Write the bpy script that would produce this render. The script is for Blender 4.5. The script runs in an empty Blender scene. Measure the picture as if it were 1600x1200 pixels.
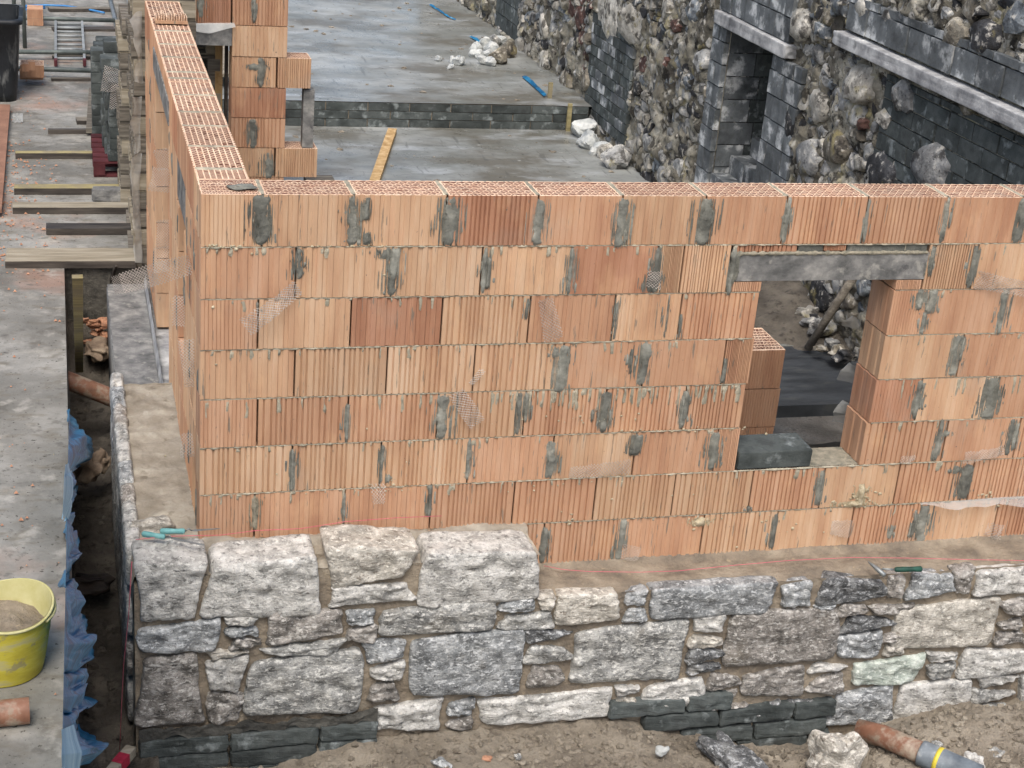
import bpy, math, random
import numpy as np
from mathutils import Vector, Matrix, Euler, noise
R = random.Random(7)
sc = bpy.context.scene
COL = sc.collection
# ------------------------------------------------------------------ camera
CX, CY, CZ = -0.58301, -6.91176, 4.06215
YAW, PIT, ROL, FPX = 0.294, 0.39703, 0.08751, 2489.338
fwd = Vector((math.sin(YAW)*math.cos(PIT), math.cos(YAW)*math.cos(PIT), -math.sin(PIT)))
_r = Vector((math.cos(YAW), -math.sin(YAW), 0)); _u = _r.cross(fwd)
rgt = _r*math.cos(ROL) + _u*math.sin(ROL); up = -_r*math.sin(ROL) + _u*math.cos(ROL)
cam = bpy.data.objects.new('camera', bpy.data.cameras.new('camera')); COL.objects.link(cam)
cam.matrix_world = Matrix(((rgt.x, up.x, -fwd.x, CX), (rgt.y, up.y, -fwd.y, CY), (rgt.z, up.z, -fwd.z, CZ), (0, 0, 0, 1)))
cam.data.sensor_width = 36; cam.data.lens = FPX/1600*36
cam.data.clip_start = .05; cam.data.clip_end = 2000
sc.camera = cam
# ------------------------------------------------------------------ sky, sun, exposure
w = bpy.data.worlds.new('World'); sc.world = w; w.use_nodes = True
nt = w.node_tree; bg = nt.nodes['Background']
sky = nt.nodes.new('ShaderNodeTexSky'); sky.sky_type = 'NISHITA'; sky.sun_disc = False
SUN_EL, SUN_AZ = math.radians(58), math.radians(200)     # azimuth clockwise from +Y
sky.sun_elevation = SUN_EL; sky.sun_rotation = SUN_AZ; sky.air_density = 1.0; sky.dust_density = 5.0; sky.ozone_density = .6
nt.links.new(sky.outputs[0], bg.inputs[0]); bg.inputs[1].default_value = .14
sd = bpy.data.lights.new('sun', 'SUN'); sd.energy = 1.4; sd.angle = math.radians(28); sd.color = (1, .985, .965)
sun = bpy.data.objects.new('sun', sd); COL.objects.link(sun)
sdir = Vector((math.sin(SUN_AZ)*math.cos(SUN_EL), math.cos(SUN_AZ)*math.cos(SUN_EL), math.sin(SUN_EL)))
sun.rotation_euler = sdir.to_track_quat('Z', 'Y').to_euler(); sun.location = (0, -5, 12)
sc.view_settings.view_transform = 'Standard'; sc.view_settings.look = 'None'
sc.view_settings.exposure = .46; sc.view_settings.gamma = 1; sc.view_settings.use_curve_mapping = False
# ------------------------------------------------------------------ where a sight line meets a real plane
CAMP = Vector((CX, CY, CZ))
def _ray(x, y): return fwd + (x-800)/FPX*rgt - (y-600)/FPX*up
def PX(x, y, v): d = _ray(x, y); return CAMP + d*((v-CX)/d.x)
def PY(x, y, v=0.): d = _ray(x, y); return CAMP + d*((v-CY)/d.y)
def PZ(x, y, v=0.): d = _ray(x, y); return CAMP + d*((v-CZ)/d.z)
# ------------------------------------------------------------------ materials
def _n(nt, t, **k):
    n = nt.nodes.new(t)
    for a, b in k.items(): setattr(n, a, b)
    return n
def _noise(nt, vec, scale, detail=6, rough=.6, stretch=None, ridged=False):
    if stretch:
        m = _n(nt, 'ShaderNodeMapping'); m.inputs['Scale'].default_value = stretch
        nt.links.new(vec, m.inputs[0]); vec = m.outputs[0]
    t = _n(nt, 'ShaderNodeTexNoise'); t.inputs['Scale'].default_value = scale
    t.inputs['Detail'].default_value = detail; t.inputs['Roughness'].default_value = rough
    if ridged: t.noise_type = 'RIDGED_MULTIFRACTAL'; t.inputs['Lacunarity'].default_value = 2.2
    nt.links.new(vec, t.inputs['Vector']); return t.outputs[0]
def _ramp(nt, fac, stops):
    r = _n(nt, 'ShaderNodeValToRGB'); e = r.color_ramp.elements
    while len(e) < len(stops): e.new(.5)
    for i, (p, c) in enumerate(stops):
        e[i].position = p; e[i].color = (c, c, c, 1) if isinstance(c, (int, float)) else (*c, 1)
    nt.links.new(fac, r.inputs[0]); return r.outputs[0]
def _mix(nt, fac, a, b, mode='MIX'):
    m = _n(nt, 'ShaderNodeMix', data_type='RGBA', blend_type=mode)
    for s, v in ((m.inputs[0], fac), (m.inputs[6], a), (m.inputs[7], b)):
        if isinstance(v, (int, float)): s.default_value = v
        elif isinstance(v, tuple): s.default_value = (*v, 1)
        else: nt.links.new(v, s)
    return m.outputs[2]
def mat(name, stops, scale=4, stretch=None, rough=.85, rvar=0, bump=.4, bscale=40, bdist=.01, bstretch=None,
        layers=(), rnd=.12, spec=.35, metallic=0, alpha=1, trans=0, bump2=None, contrast=(.32, .68), ridged=False):
    m = bpy.data.materials.new(name); m.use_nodes = True; nt = m.node_tree
    b = nt.nodes['Principled BSDF']
    g = _n(nt, 'ShaderNodeNewGeometry'); pos = g.outputs['Position']
    oi = _n(nt, 'ShaderNodeObjectInfo')
    add = _n(nt, 'ShaderNodeVectorMath', operation='MULTIPLY_ADD')
    cb = _n(nt, 'ShaderNodeCombineXYZ')
    for i in range(3): nt.links.new(oi.outputs['Random'], cb.inputs[i])
    nt.links.new(cb.outputs[0], add.inputs[0]); add.inputs[1].default_value = (7, 13, 5); nt.links.new(pos, add.inputs[2])
    vec = add.outputs[0]
    lo, hi = contrast
    st = [(lo+(hi-lo)*p, c) for p, c in stops]
    col = _ramp(nt, _noise(nt, vec, scale, 7, .62, stretch), st)
    for (lc, ls, lstr, t0, t1, amt) in layers:            # colour, scale, stretch, threshold from, to, amount
        f = _ramp(nt, _noise(nt, vec, ls, 5, .6, lstr), [(t0, 0.), (t1, float(amt))])
        col = _mix(nt, f, col, lc)
    if rnd:
        mr = _n(nt, 'ShaderNodeMapRange'); nt.links.new(oi.outputs['Random'], mr.inputs[0])
        mr.inputs[3].default_value = 1-rnd; mr.inputs[4].default_value = 1+rnd
        vm = _n(nt, 'ShaderNodeVectorMath', operation='SCALE'); nt.links.new(col, vm.inputs[0]); nt.links.new(mr.outputs[0], vm.inputs[3])
        col = vm.outputs[0]
    nt.links.new(col, b.inputs['Base Color'])
    if rvar:
        rr = _ramp(nt, _noise(nt, pos, 1.7, 5, .6), [(.35, max(.03, rough-rvar)), (.65, min(1, rough+rvar))])
        nt.links.new(rr, b.inputs['Roughness'])
    else: b.inputs['Roughness'].default_value = rough
    b.inputs['Specular IOR Level'].default_value = spec; b.inputs['Metallic'].default_value = metallic
    b.inputs['Alpha'].default_value = alpha; b.inputs['Transmission Weight'].default_value = trans
    if bump:
        bp = _n(nt, 'ShaderNodeBump'); bp.inputs['Strength'].default_value = bump; bp.inputs['Distance'].default_value = bdist
        nt.links.new(_noise(nt, vec, bscale, 8, .65, bstretch, ridged), bp.inputs['Height'])
        if bump2:
            b2 = _n(nt, 'ShaderNodeBump'); b2.inputs['Strength'].default_value = bump2[1]; b2.inputs['Distance'].default_value = bump2[2]
            nt.links.new(_noise(nt, vec, bump2[0], 6, .6, bump2[3] if len(bump2) > 3 else None), b2.inputs['Height'])
            nt.links.new(bp.outputs[0], b2.inputs['Normal']); nt.links.new(b2.outputs[0], b.inputs['Normal'])
        else: nt.links.new(bp.outputs[0], b.inputs['Normal'])
    return m
def C(h, k=1.):                                           # sRGB hex -> linear
    o = []
    for i in (0, 2, 4):
        v = int(h[i:i+2], 16)/255; o.append((v/12.92 if v <= .04045 else ((v+.055)/1.055)**2.4)*k)
    return tuple(o)
def clay(name, a, b_, c):
    mu = C('c0906c'); a, b_, c = [tuple((q[i]*.72+mu[i]*.28*(.9+.1*n_))*(.87, 1.055, 1.30)[i] for i in range(3)) for n_, q in enumerate((a, b_, c))]
    return mat(name, [(0, a), (.5, b_), (1, c)], scale=1.0, stretch=(9, 9, 1.2), rough=.9, bump=.25, bscale=90, bdist=.004,
        layers=[(C('c39a7c'), 1, (34, 34, 2.2), .56, .66, .4),
                (C('6f6c62'), 1, (55, 55, 5), .635, .67, .75),
                (C('565650'), 45, None, .70, .735, .9),
                (C('d9b48c'), 1.0, (5, 5, 3), .55, .75, .35), (C('a89f90'), 2.3, (1, 1, .7), .58, .74, .35)], rnd=.08, spec=.25, bump2=(30, .35, .004, (2.2, 2.2, .5)))
M = {}
M['clay_pale'] = clay('clay_pale', C('b9835c'), C('cd9b70'), C('dcb188'))
M['clay_mid'] = clay('clay_mid', C('ae7350'), C('c38a62'), C('d29d76'))
M['clay_red'] = clay('clay_red', C('95573a'), C('aa6c4a'), C('bd8160'))
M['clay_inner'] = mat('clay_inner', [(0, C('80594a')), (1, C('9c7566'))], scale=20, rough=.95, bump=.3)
M['web'] = mat('clay_web', [(0, C('d3ad90')), (1, C('ecd2b6'))], scale=14, rough=.9, bump=.2, layers=[(C('9b958a'), 3, None, .58, .68, .8)])
M['mortar_grey'] = mat('mortar_grey', [(0, C('5b5c56')), (.5, C('787971')), (1, C('96968c'))], scale=9, rough=.8, bump=.8, bscale=35, bdist=.012, rnd=.22,
                       layers=[(C('a6a193'), 18, (1, 1, .4), .6, .72, .5)])
M['dark_fillet'] = mat('damp_mortar', [(0, C('3a3a37')), (1, C('5d5c56'))], scale=8, rough=.8, bump=.9, bscale=35, bdist=.015, rnd=0)
M['mortar_pale'] = mat('mortar_pale', [(0, C('7c7a6c')), (1, C('b3ab97'))], scale=20, rough=.9, bump=.8, bscale=60, bdist=.01, rnd=.2)
M['core'] = mat('joint_core', [(0, C('2a2622')), (1, C('453c34'))], scale=20, rough=1)
M['bed_brown'] = mat('bed_mortar_brown', [(0, C('70685d')), (.5, C('8c8171')), (1, C('a59a88'))], scale=6, rough=.95, bump=.9, bscale=45, bdist=.02, rnd=0,
                     layers=[(C('b9a98a'), 30, None, .62, .72, .5)], bump2=(160, .5, .006))
def stone(name, a, b_, c, vein=C('d8d8d2'), dark=C('30302e')):
    return mat(name, [(0, a), (.5, b_), (1, c)], scale=13, rough=.66, bump=.75, bscale=7, bdist=.035, bstretch=(1, 1, 1.7), ridged=True, rnd=.12, spec=.45, contrast=(.36, .64),
        layers=[(C('8f8675'), 3.2, None, .60, .74, .35), (dark, 26, (1, 1, 1.7), .56, .66, .65), (vein, 34, (1, 1, 1.9), .53, .62, .8), (dark, 90, None, .60, .66, .6), (vein, 110, None, .60, .66, .75)],
        bump2=(55, .9, .012, (1, 1, 1.5)))
M['st_grey'] = stone('stone_grey', C('6e6f6d'), C('929390'), C('b5b5b0'))
M['st_pale'] = stone('stone_pale', C('8d8d89'), C('b5b4af'), C('d3d2cd'))
M['st_blue'] = stone('stone_blue', C('656869'), C('8a8e8f'), C('b0b3b3'), vein=C('d6d9d9'))
M['st_brown'] = stone('stone_brown', C('605d58'), C('85817b'), C('a7a39d'), vein=C('cbc9c3'))
M['st_dark'] = stone('stone_dark', C('404243'), C('5e6061'), C('858786'), vein=C('b7babb'))
M['st_green'] = stone('stone_green', C('97a198'), C('b3bdb2'), C('ced6cc'), vein=C('e2e8e0'), dark=C('7a867d'))
M['st_sun'] = stone('stone_beige', C('8b8880'), C('aca89e'), C('cbc7bd'), vein=C('dcd9cf'), dark=C('5b5044'))
M['block_dark'] = mat('block_dark', [(0, C('2f3433')), (.5, C('474d4c')), (1, C('666c6a'))], scale=5, rough=.85, bump=.7, bscale=90, bdist=.008, rnd=.25,
                      layers=[(C('99a1a1'), 9, None, .56, .68, .6), (C('1d2021'), 5, None, .56, .66, .6)])
M['block_grey'] = mat('block_grey', [(0, C('4c5052')), (.5, C('696e70')), (1, C('8c9193'))], scale=5, rough=.85, bump=.7, bscale=80, bdist=.008, rnd=.25,
                      layers=[(C('34383a'), 4, None, .56, .66, .7), (C('c9cccb'), 5, None, .52, .62, .8), (C('50534f'), 22, None, .58, .66, .6)])
M['lintel'] = mat('lintel_concrete', [(0, C('565756')), (.5, C('787876')), (1, C('9b9a95'))], scale=9, stretch=(1, 1, 1.3), rough=.85, bump=.6, bscale=70, bdist=.006, rnd=.08,
                  layers=[(C('a9a79f'), 14, None, .58, .68, .6), (C('35363a'), 12, None, .62, .7, .6)])
M['floor_wet'] = mat('floor_concrete', [(0, C('71746f')), (.5, C('8a8d8a')), (1, C('a3a6a3'))], scale=.9, stretch=(1, 1.5, 1), rough=.36, rvar=.16, bump=.12, bscale=14, bdist=.01, rnd=0, spec=.5,
                     layers=[(C('5f5b50'), .75, (1, 1.3, 1), .49, .60, .8), (C('b4babd'), 1.3, (1, 2, 1), .57, .68, .5), (C('6b6d6a'), 4, (1, 3, 1), .54, .64, .5), (C('35342f'), 20, None, .655, .68, .9), (C('b3b5b0'), 12, None, .665, .69, .6), (C('4c4d4a'), 2.5, (7, .7, 1), .62, .66, .5)])
M['walk'] = mat('walkway_concrete', [(0, C('66655f')), (.5, C('807f79')), (1, C('9c9b95'))], scale=1.6, rough=.7, rvar=.12, bump=.35, bscale=35, bdist=.01, rnd=0, spec=.4,
                layers=[(C('6a6456'), 5, (1, 2, 1), .53, .66, .6), (C('b7b3a8'), 3, None, .56, .7, .45), (C('a07a66'), .9, None, .57, .7, .5), (C('55524b'), 9, None, .58, .66, .5), (C('3a372f'), 40, None, .63, .66, .9), (C('b9b6ae'), 5, None, .58, .68, .45), (C('5d5a53'), 3, (1, .5, 1), .58, .66, .5)], bump2=(8, .4, .02))
M['ledge'] = mat('ledge_mortar', [(0, C('7d7567')), (.5, C('989184')), (1, C('b3ad9f'))], scale=5, rough=.9, bump=.7, bscale=30, bdist=.015, rnd=0,
                 layers=[(C('625847'), 9, None, .58, .68, .6), (C('cfcbc0'), 6, None, .62, .72, .5)])
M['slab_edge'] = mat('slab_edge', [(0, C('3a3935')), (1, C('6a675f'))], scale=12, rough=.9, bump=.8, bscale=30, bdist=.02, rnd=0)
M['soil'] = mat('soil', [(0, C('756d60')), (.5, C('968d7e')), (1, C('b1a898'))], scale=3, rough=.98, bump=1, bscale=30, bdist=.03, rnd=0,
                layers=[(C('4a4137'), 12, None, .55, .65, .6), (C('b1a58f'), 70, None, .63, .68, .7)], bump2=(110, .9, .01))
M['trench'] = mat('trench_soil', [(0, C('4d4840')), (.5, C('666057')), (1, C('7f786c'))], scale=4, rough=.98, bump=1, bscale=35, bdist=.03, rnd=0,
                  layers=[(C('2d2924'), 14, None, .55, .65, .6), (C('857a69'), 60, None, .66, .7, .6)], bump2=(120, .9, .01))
M['membrane'] = mat('black_membrane', [(0, C('2a2d30')), (1, C('4a4e52'))], scale=2, stretch=(1, 4, 1), rough=.35, bump=.5, bscale=6, bdist=.02, rnd=0, layers=[(C('5b5d5b'), 3, (1, 5, 1), .56, .68, .5)])
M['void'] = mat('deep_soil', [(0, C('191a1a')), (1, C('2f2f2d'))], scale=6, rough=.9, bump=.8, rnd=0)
M['rubble_bg'] = mat('old_wall_mortar', [(0, C('45423d')), (.4, C('716d61')), (.7, C('979385')), (1, C('bab6a8'))], scale=3.2, rough=.95, bump=.9, bscale=7, bdist=.06, rnd=0,
                     layers=[(C('211e1b'), 6, None, .54, .60, .85), (C('aea57a'), 4, None, .58, .67, .5), (C('c6c3b8'), 9, None, .58, .65, .8), (C('1d1a17'), 30, None, .60, .66, .7)], bump2=(60, .9, .015), ridged=True)
def oldstone(n, a, b_, c): return mat(n, [(0, a), (.5, b_), (1, c)], scale=7, rough=.85, bump=.8, bscale=6, bdist=.05, ridged=True, rnd=.25, contrast=(.36, .64),
        layers=[(C('2a2724'), 8, None, .54, .62, .8), (C('cfcbc0'), 14, None, .56, .64, .7), (C('a89c66'), 5, None, .60, .68, .5), (C('26221e'), 40, None, .60, .66, .7)], bump2=(50, .9, .015))
M['or_grey'] = oldstone('old_stone_grey', C('6b6c6b'), C('8f908e'), C('b5b5b1'))
M['or_brown'] = oldstone('old_stone_brown', C('5a554c'), C('7d776a'), C('a09a8b'))
M['or_beige'] = oldstone('old_stone_beige', C('85827a'), C('a8a59b'), C('c9c6bd'))
M['or_blue'] = oldstone('old_stone_blue', C('4a4f54'), C('6c7378'), C('92999d'))
M['or_dark'] = oldstone('old_stone_dark', C('242425'), C('38393b'), C('58595b'))
M['or_red'] = oldstone('old_brick_red', C('44302b'), C('5f463f'), C('7d6259'))
M['band'] = mat('concrete_band', [(0, C('77787a')), (.5, C('a3a4a4')), (1, C('cbccca'))], scale=6, rough=.85, bump=.6, bscale=40, rnd=.05, layers=[(C('4c4d4d'), 8, None, .6, .72, .7)])
M['rub_white'] = mat('fresh_rubble', [(0, C('8f9495')), (.5, C('b5b9b7')), (1, C('d6d8d3'))], scale=8, rough=.8, bump=.8, bscale=20, bdist=.02, rnd=.12, layers=[(C('6c6a60'), 6, None, .6, .7, .6)])
M['wood_grey'] = mat('weathered_timber', [(0, C('4f4a42')), (.5, C('6f695f')), (1, C('8d877a'))], scale=2, stretch=(1.2, 14, 14), rough=.85, bump=.5, bscale=10, bstretch=(1, 12, 12), rnd=.18)
M['wood_pale'] = mat('pale_timber', [(0, C('78705f')), (.5, C('8f8776')), (1, C('a69f8f'))], scale=2, stretch=(1.2, 12, 12), rough=.85, bump=.4, bscale=10, bstretch=(1, 12, 12), rnd=.12)
M['wood_yellow'] = mat('yellow_timber', [(0, C('7a7150')), (.5, C('948a63')), (1, C('ab9f76'))], scale=2, stretch=(1.2, 12, 12), rough=.85, bump=.4, bscale=10, bstretch=(1, 12, 12), rnd=.12, layers=[(C('837b68'), 4, None, .5, .6, .7)])
M['wood_dark'] = mat('dark_timber', [(0, C('2f2b28')), (.5, C('45403b')), (1, C('5c564f'))], scale=2, stretch=(1.2, 12, 12), rough=.6, bump=.4, bscale=10, rnd=.12)
M['wood_new'] = mat('new_timber', [(0, C('97794e')), (.5, C('b39568')), (1, C('c9af86'))], scale=3, stretch=(5, 5, 1), rough=.8, bump=.3, bscale=20, rnd=.1, layers=[(C('8d6a3c'), 14, None, .6, .7, .6)])
M['steel'] = mat('galvanised_steel', [(0, C('6b7070')), (1, C('a4aaab'))], scale=9, rough=.5, metallic=.7, bump=.2, rnd=.1, layers=[(C('7a6f63'), 6, None, .6, .7, .6)])
M['steel_dark'] = mat('scaffold_tube_steel', [(0, C('4b5351')), (1, C('79807c'))], scale=5, rough=.6, metallic=.5, bump=.3, rnd=.1, layers=[(C('c4c6c0'), 5, None, .66, .7, .8)])
M['alu'] = mat('aluminium', [(0, C('7b8080')), (1, C('9ca0a0'))], scale=9, rough=.65, metallic=.3, bump=.1)
M['wire'] = mat('mesh_wire', [(0, C('a39c94')), (1, C('cfc7be'))], scale=12, rough=.6, metallic=.2, bump=0, rnd=.15)
M['tub_black'] = mat('black_plastic', [(0, C('15181b')), (1, C('2a2e32'))], scale=4, rough=.5, bump=.3, bscale=20, rnd=0, layers=[(C('8d8f8c'), 5, (1, 1, .3), .58, .68, .6)])
M['tub_yellow'] = mat('yellow_plastic', [(0, C('b5a534')), (.5, C('c9bd48')), (1, C('d6cd66'))], scale=6, stretch=(1, 1, 3), rough=.5, bump=.35, bscale=1, bstretch=(1.5, 1.5, 110), bdist=.004, rnd=0, layers=[(C('b3ac84'), 6, (1, 1, 3), .5, .62, .8), (C('8f8870'), 14, None, .58, .64, .7)])
M['tub_inner'] = mat('yellow_plastic_dusty', [(0, C('b3ad70')), (1, C('cdc99c'))], scale=6, rough=.7, bump=.2, rnd=0)
M['pipe'] = mat('orange_pipe', [(0, C('6f4c3c')), (.5, C('845e4a')), (1, C('987260'))], scale=8, rough=.55, bump=.2, rnd=.06, layers=[(C('a79c8b'), 6, None, .50, .60, .85), (C('5f4e3f'), 5, None, .54, .64, .7), (C('8d8271'), 16, None, .56, .64, .7)])
M['pipe_grey'] = mat('grey_coupling', [(0, C('50585f')), (1, C('7f888e'))], scale=9, rough=.5, bump=.2, layers=[(C('b5b6b2'), 9, None, .6, .7, .7)])
M['tape_yellow'] = mat('yellow_tape', [(0, C('c9b63a')), (1, C('d9c951'))], rough=.4, bump=0)
M['tape_red'] = mat('red_tape', [(0, C('8f1f33')), (1, C('b2334a'))], scale=30, rough=.5, bump=.4)
M['blue'] = mat('blue_membrane', [(0, C('06405f')), (.5, C('0c5f8a')), (1, C('2a8fbc'))], scale=5, rough=.45, bump=.5, bscale=12, bdist=.02, rnd=.15, layers=[(C('8fb9d0'), 9, None, .60, .7, .45), (C('14324a'), 5, None, .6, .7, .5)])
M['blue_pale'] = mat('pale_blue_membrane', [(0, C('5f93b3')), (.5, C('86b3cb')), (1, C('b4d2dd'))], scale=9, rough=.45, bump=.6, bscale=15, bdist=.02, rnd=.1)
M['blue_hose'] = mat('blue_hose', [(0, C('2f6fa9')), (1, C('4f90c8'))], rough=.4, bump=0)
M['paper'] = mat('brown_paper', [(0, C('5d4f42')), (.5, C('7c6c5b')), (1, C('9a8b78'))], scale=8, rough=.8, bump=.5, bscale=20)
M['sack_dark'] = mat('dark_sack', [(0, C('1f1a17')), (1, C('3f362f'))], scale=8, rough=.6, bump=.6, bscale=20)
M['plastic_white'] = mat('thin_white_film', [(0, C('b9bcb9')), (1, C('dadcd9'))], scale=10, rough=.3, bump=.6, bscale=25, bdist=.01, alpha=.5, rnd=.1)
M['plastic_clear'] = mat('clear_film', [(0, C('c0c2c0')), (1, C('e0e0de'))], scale=10, rough=.25, bump=.5, bscale=25, bdist=.01, alpha=.38, rnd=.1)
M['pallet_red'] = mat('red_pallet_paint', [(0, C('3d1a1e')), (.5, C('512529')), (1, C('633537'))], scale=5, rough=.8, bump=.3, rnd=.1)
M['teal'] = mat('teal_rubber', [(0, C('568f90')), (1, C('7fb1b0'))], scale=20, rough=.6, bump=.3, rnd=0)
M['green_grip'] = mat('dark_green_rubber', [(0, C('16372f')), (1, C('2c5a4c'))], scale=30, rough=.5, bump=.4, rnd=0)
M['string'] = mat('pink_string', [(0, C('c0506a')), (1, C('d87a80'))], scale=20, rough=.8, bump=0, rnd=0)
M['foam'] = mat('dried_mortar_lump', [(0, C('9b8e73')), (1, C('c9bfa5'))], scale=30, rough=.95, bump=.8, bscale=60)
# ------------------------------------------------------------------ mesh helpers
class MB:
    def __init__(s): s.v = []; s.f = []; s.m = []
    def add(s, vs, fs, mi=0):
        o = len(s.v); s.v += [tuple(v) for v in vs]; s.f += [tuple(i+o for i in f) for f in fs]; s.m += [mi]*len(fs)
    def box(s, a, b, mi=0, rot=None, piv=None):
        x0, y0, z0 = a; x1, y1, z1 = b
        vs = [Vector(p) for p in ((x0,y0,z0),(x1,y0,z0),(x1,y1,z0),(x0,y1,z0),(x0,y0,z1),(x1,y0,z1),(x1,y1,z1),(x0,y1,z1))]
        if rot is not None:
            pv = Vector(piv) if piv is not None else (Vector(a)+Vector(b))/2
            vs = [rot @ (v-pv)+pv for v in vs]
        s.add(vs, [(0,3,2,1),(4,5,6,7),(0,1,5,4),(1,2,6,5),(2,3,7,6),(3,0,4,7)], mi)
    def beam(s, p, q, wd, ht, mi=0, upv=(0,0,1), cham=0):
        p, q = Vector(p), Vector(q); d = (q-p).normalized(); u = Vector(upv); sx = d.cross(u).normalized(); u = sx.cross(d)
        vs = []
        for c in (p, q):
            for a, b in ((-1,-1),(1,-1),(1,1),(-1,1)): vs.append(c+sx*a*wd/2+u*b*ht/2)
        s.add(vs, [(0,1,2,3),(7,6,5,4),(0,4,5,1),(1,5,6,2),(2,6,7,3),(3,7,4,0)], mi)
    def tube(s, pts, r, n=10, mi=0, cap=True):
        pts = [Vector(p) for p in pts]; rs = r if isinstance(r, (list, tuple)) else [r]*len(pts)
        rings = []; prev = None
        for i, p in enumerate(pts):
            t = (pts[min(i+1, len(pts)-1)]-pts[max(i-1, 0)])
            t = t.normalized() if t.length > 1e-9 else (prev or Vector((0,0,1)))
            prev = t
            a = t.orthogonal().normalized() if not rings else (a0 - t*a0.dot(t)).normalized()
            a0 = a; b = t.cross(a)
            rings.append([p+(a*math.cos(k*2*math.pi/n)+b*math.sin(k*2*math.pi/n))*rs[i] for k in range(n)])
        o = [v for rg in rings for v in rg]; f = []
        for i in range(len(rings)-1):
            for k in range(n): f.append((i*n+k, i*n+(k+1)%n, (i+1)*n+(k+1)%n, (i+1)*n+k))
        if cap: f.append(tuple(range(n-1,-1,-1))); f.append(tuple((len(rings)-1)*n+k for k in range(n)))
        s.add(o, f, mi)
    def grid(s, nu, nv, fn, mi=0, flip=False):
        vs = [fn(i/nu, j/nv) for j in range(nv+1) for i in range(nu+1)]; f = []
        for j in range(nv):
            for i in range(nu):
                a = j*(nu+1)+i; q = (a, a+1, a+nu+2, a+nu+1); f.append(q[::-1] if flip else q)
        s.add(vs, f, mi)
    def mesh(s, name, mats, smooth=False):
        me = bpy.data.meshes.new(name); me.from_pydata(s.v, [], s.f)
        for m in (mats if isinstance(mats, (list, tuple)) else [mats]): me.materials.append(m)
        if any(s.m): me.polygons.foreach_set('material_index', s.m)
        if smooth: me.polygons.foreach_set('use_smooth', [True]*len(me.polygons))
        me.update(); return me
WL = {}
def wl(o): return WL.get(o.name, Vector((0, 0, 0))) if o else Vector((0, 0, 0))
def put(name, me, parent=None, loc=(0, 0, 0), rot=None, scale=None):
    o = bpy.data.objects.new(name, me); COL.objects.link(o); o.parent = parent
    o.location = Vector(loc)-wl(parent); WL[o.name] = Vector(loc)
    if rot is not None: o.rotation_euler = rot
    if scale is not None: o.scale = scale
    return o
def obj(name, mb, mats, parent=None, smooth=False): return put(name, mb.mesh(name, mats, smooth), parent)
def tag(o, label, cat, group=None):
    o['label'] = label; o['category'] = cat
    if group: o['group'] = group
    return o
def thing(name, label, cat, loc=(0, 0, 0), group=None):
    o = bpy.data.objects.new(name, None); COL.objects.link(o); o.location = loc; WL[o.name] = Vector(loc)
    o.empty_display_size = .1
    return tag(o, label, cat, group)
def stuff(o): o['kind'] = 'stuff'; return o
def struct(name, mb, mats, smooth=False): o = obj(name, mb, mats, None, smooth); o['kind'] = 'structure'; return o
def fb(x, y, z, s, o=4): return noise.fractal(Vector((x*s, y*s, z*s)), 1., 2., o, noise_basis='PERLIN_ORIGINAL')
def cubesphere(n):
    vs = {}; out = []; fs = []
    def vid(p):
        k = tuple(round(c*n) for c in p)
        if k not in vs: vs[k] = len(out); out.append(Vector(p))
        return vs[k]
    for ax in range(3):
        for sg in (-1, 1):
            for i in range(n):
                for j in range(n):
                    q = []
                    for di, dj in ((0,0),(1,0),(1,1),(0,1)):
                        a, b = -1+2*(i+di)/n, -1+2*(j+dj)/n; p = [0,0,0]; p[ax] = sg; p[(ax+1)%3] = a; p[(ax+2)%3] = b; q.append(vid(p))
                    fs.append(tuple(q) if sg > 0 else tuple(q[::-1]))
    return out, fs
CS = {n: cubesphere(n) for n in (4, 6, 8, 12, 16)}
def rock_geo(n, sx, sy, sz, seed, k=6, amp=.12, fr=1.6, amp2=.006, fr2=6, frontamp=0):
    base, fs = CS[n]; out = []; off = Vector((seed*3.1, seed*7.7, seed*1.3)); cuts = []
    rr = random.Random(seed*977+5)
    for _ in range(10):
        d = Vector((rr.gauss(0,1), rr.gauss(0,1), rr.gauss(0,1))).normalized(); cuts.append((d, rr.uniform(.66, .98)))
    for p in base:
        L = (abs(p.x)**k+abs(p.y)**k+abs(p.z)**k)**(1/k); q = p/L
        if k < 5:
            for d, t in cuts:
                e = q.dot(d)-t
                if e > 0: q = q-d*e
        s1 = 1+amp*noise.noise(q*fr+off)*1.6
        q = Vector((q.x*s1, q.y*s1, q.z*s1))
        v = Vector((q.x*sx, q.y*sy, q.z*sz))
        h = noise.fractal(v*fr2*2+off, .9, 2.1, 4, noise_basis='PERLIN_ORIGINAL')*amp2
        nrm = q.normalized(); v += nrm*h
        out.append(v)
    return out, fs
def rock_mesh(name, mtl, n, sx, sy, sz, seed, smooth=True, **k):
    mb = MB(); mb.add(*rock_geo(n, sx, sy, sz, seed, **k)); return mb.mesh(name, mtl, smooth)
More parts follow.
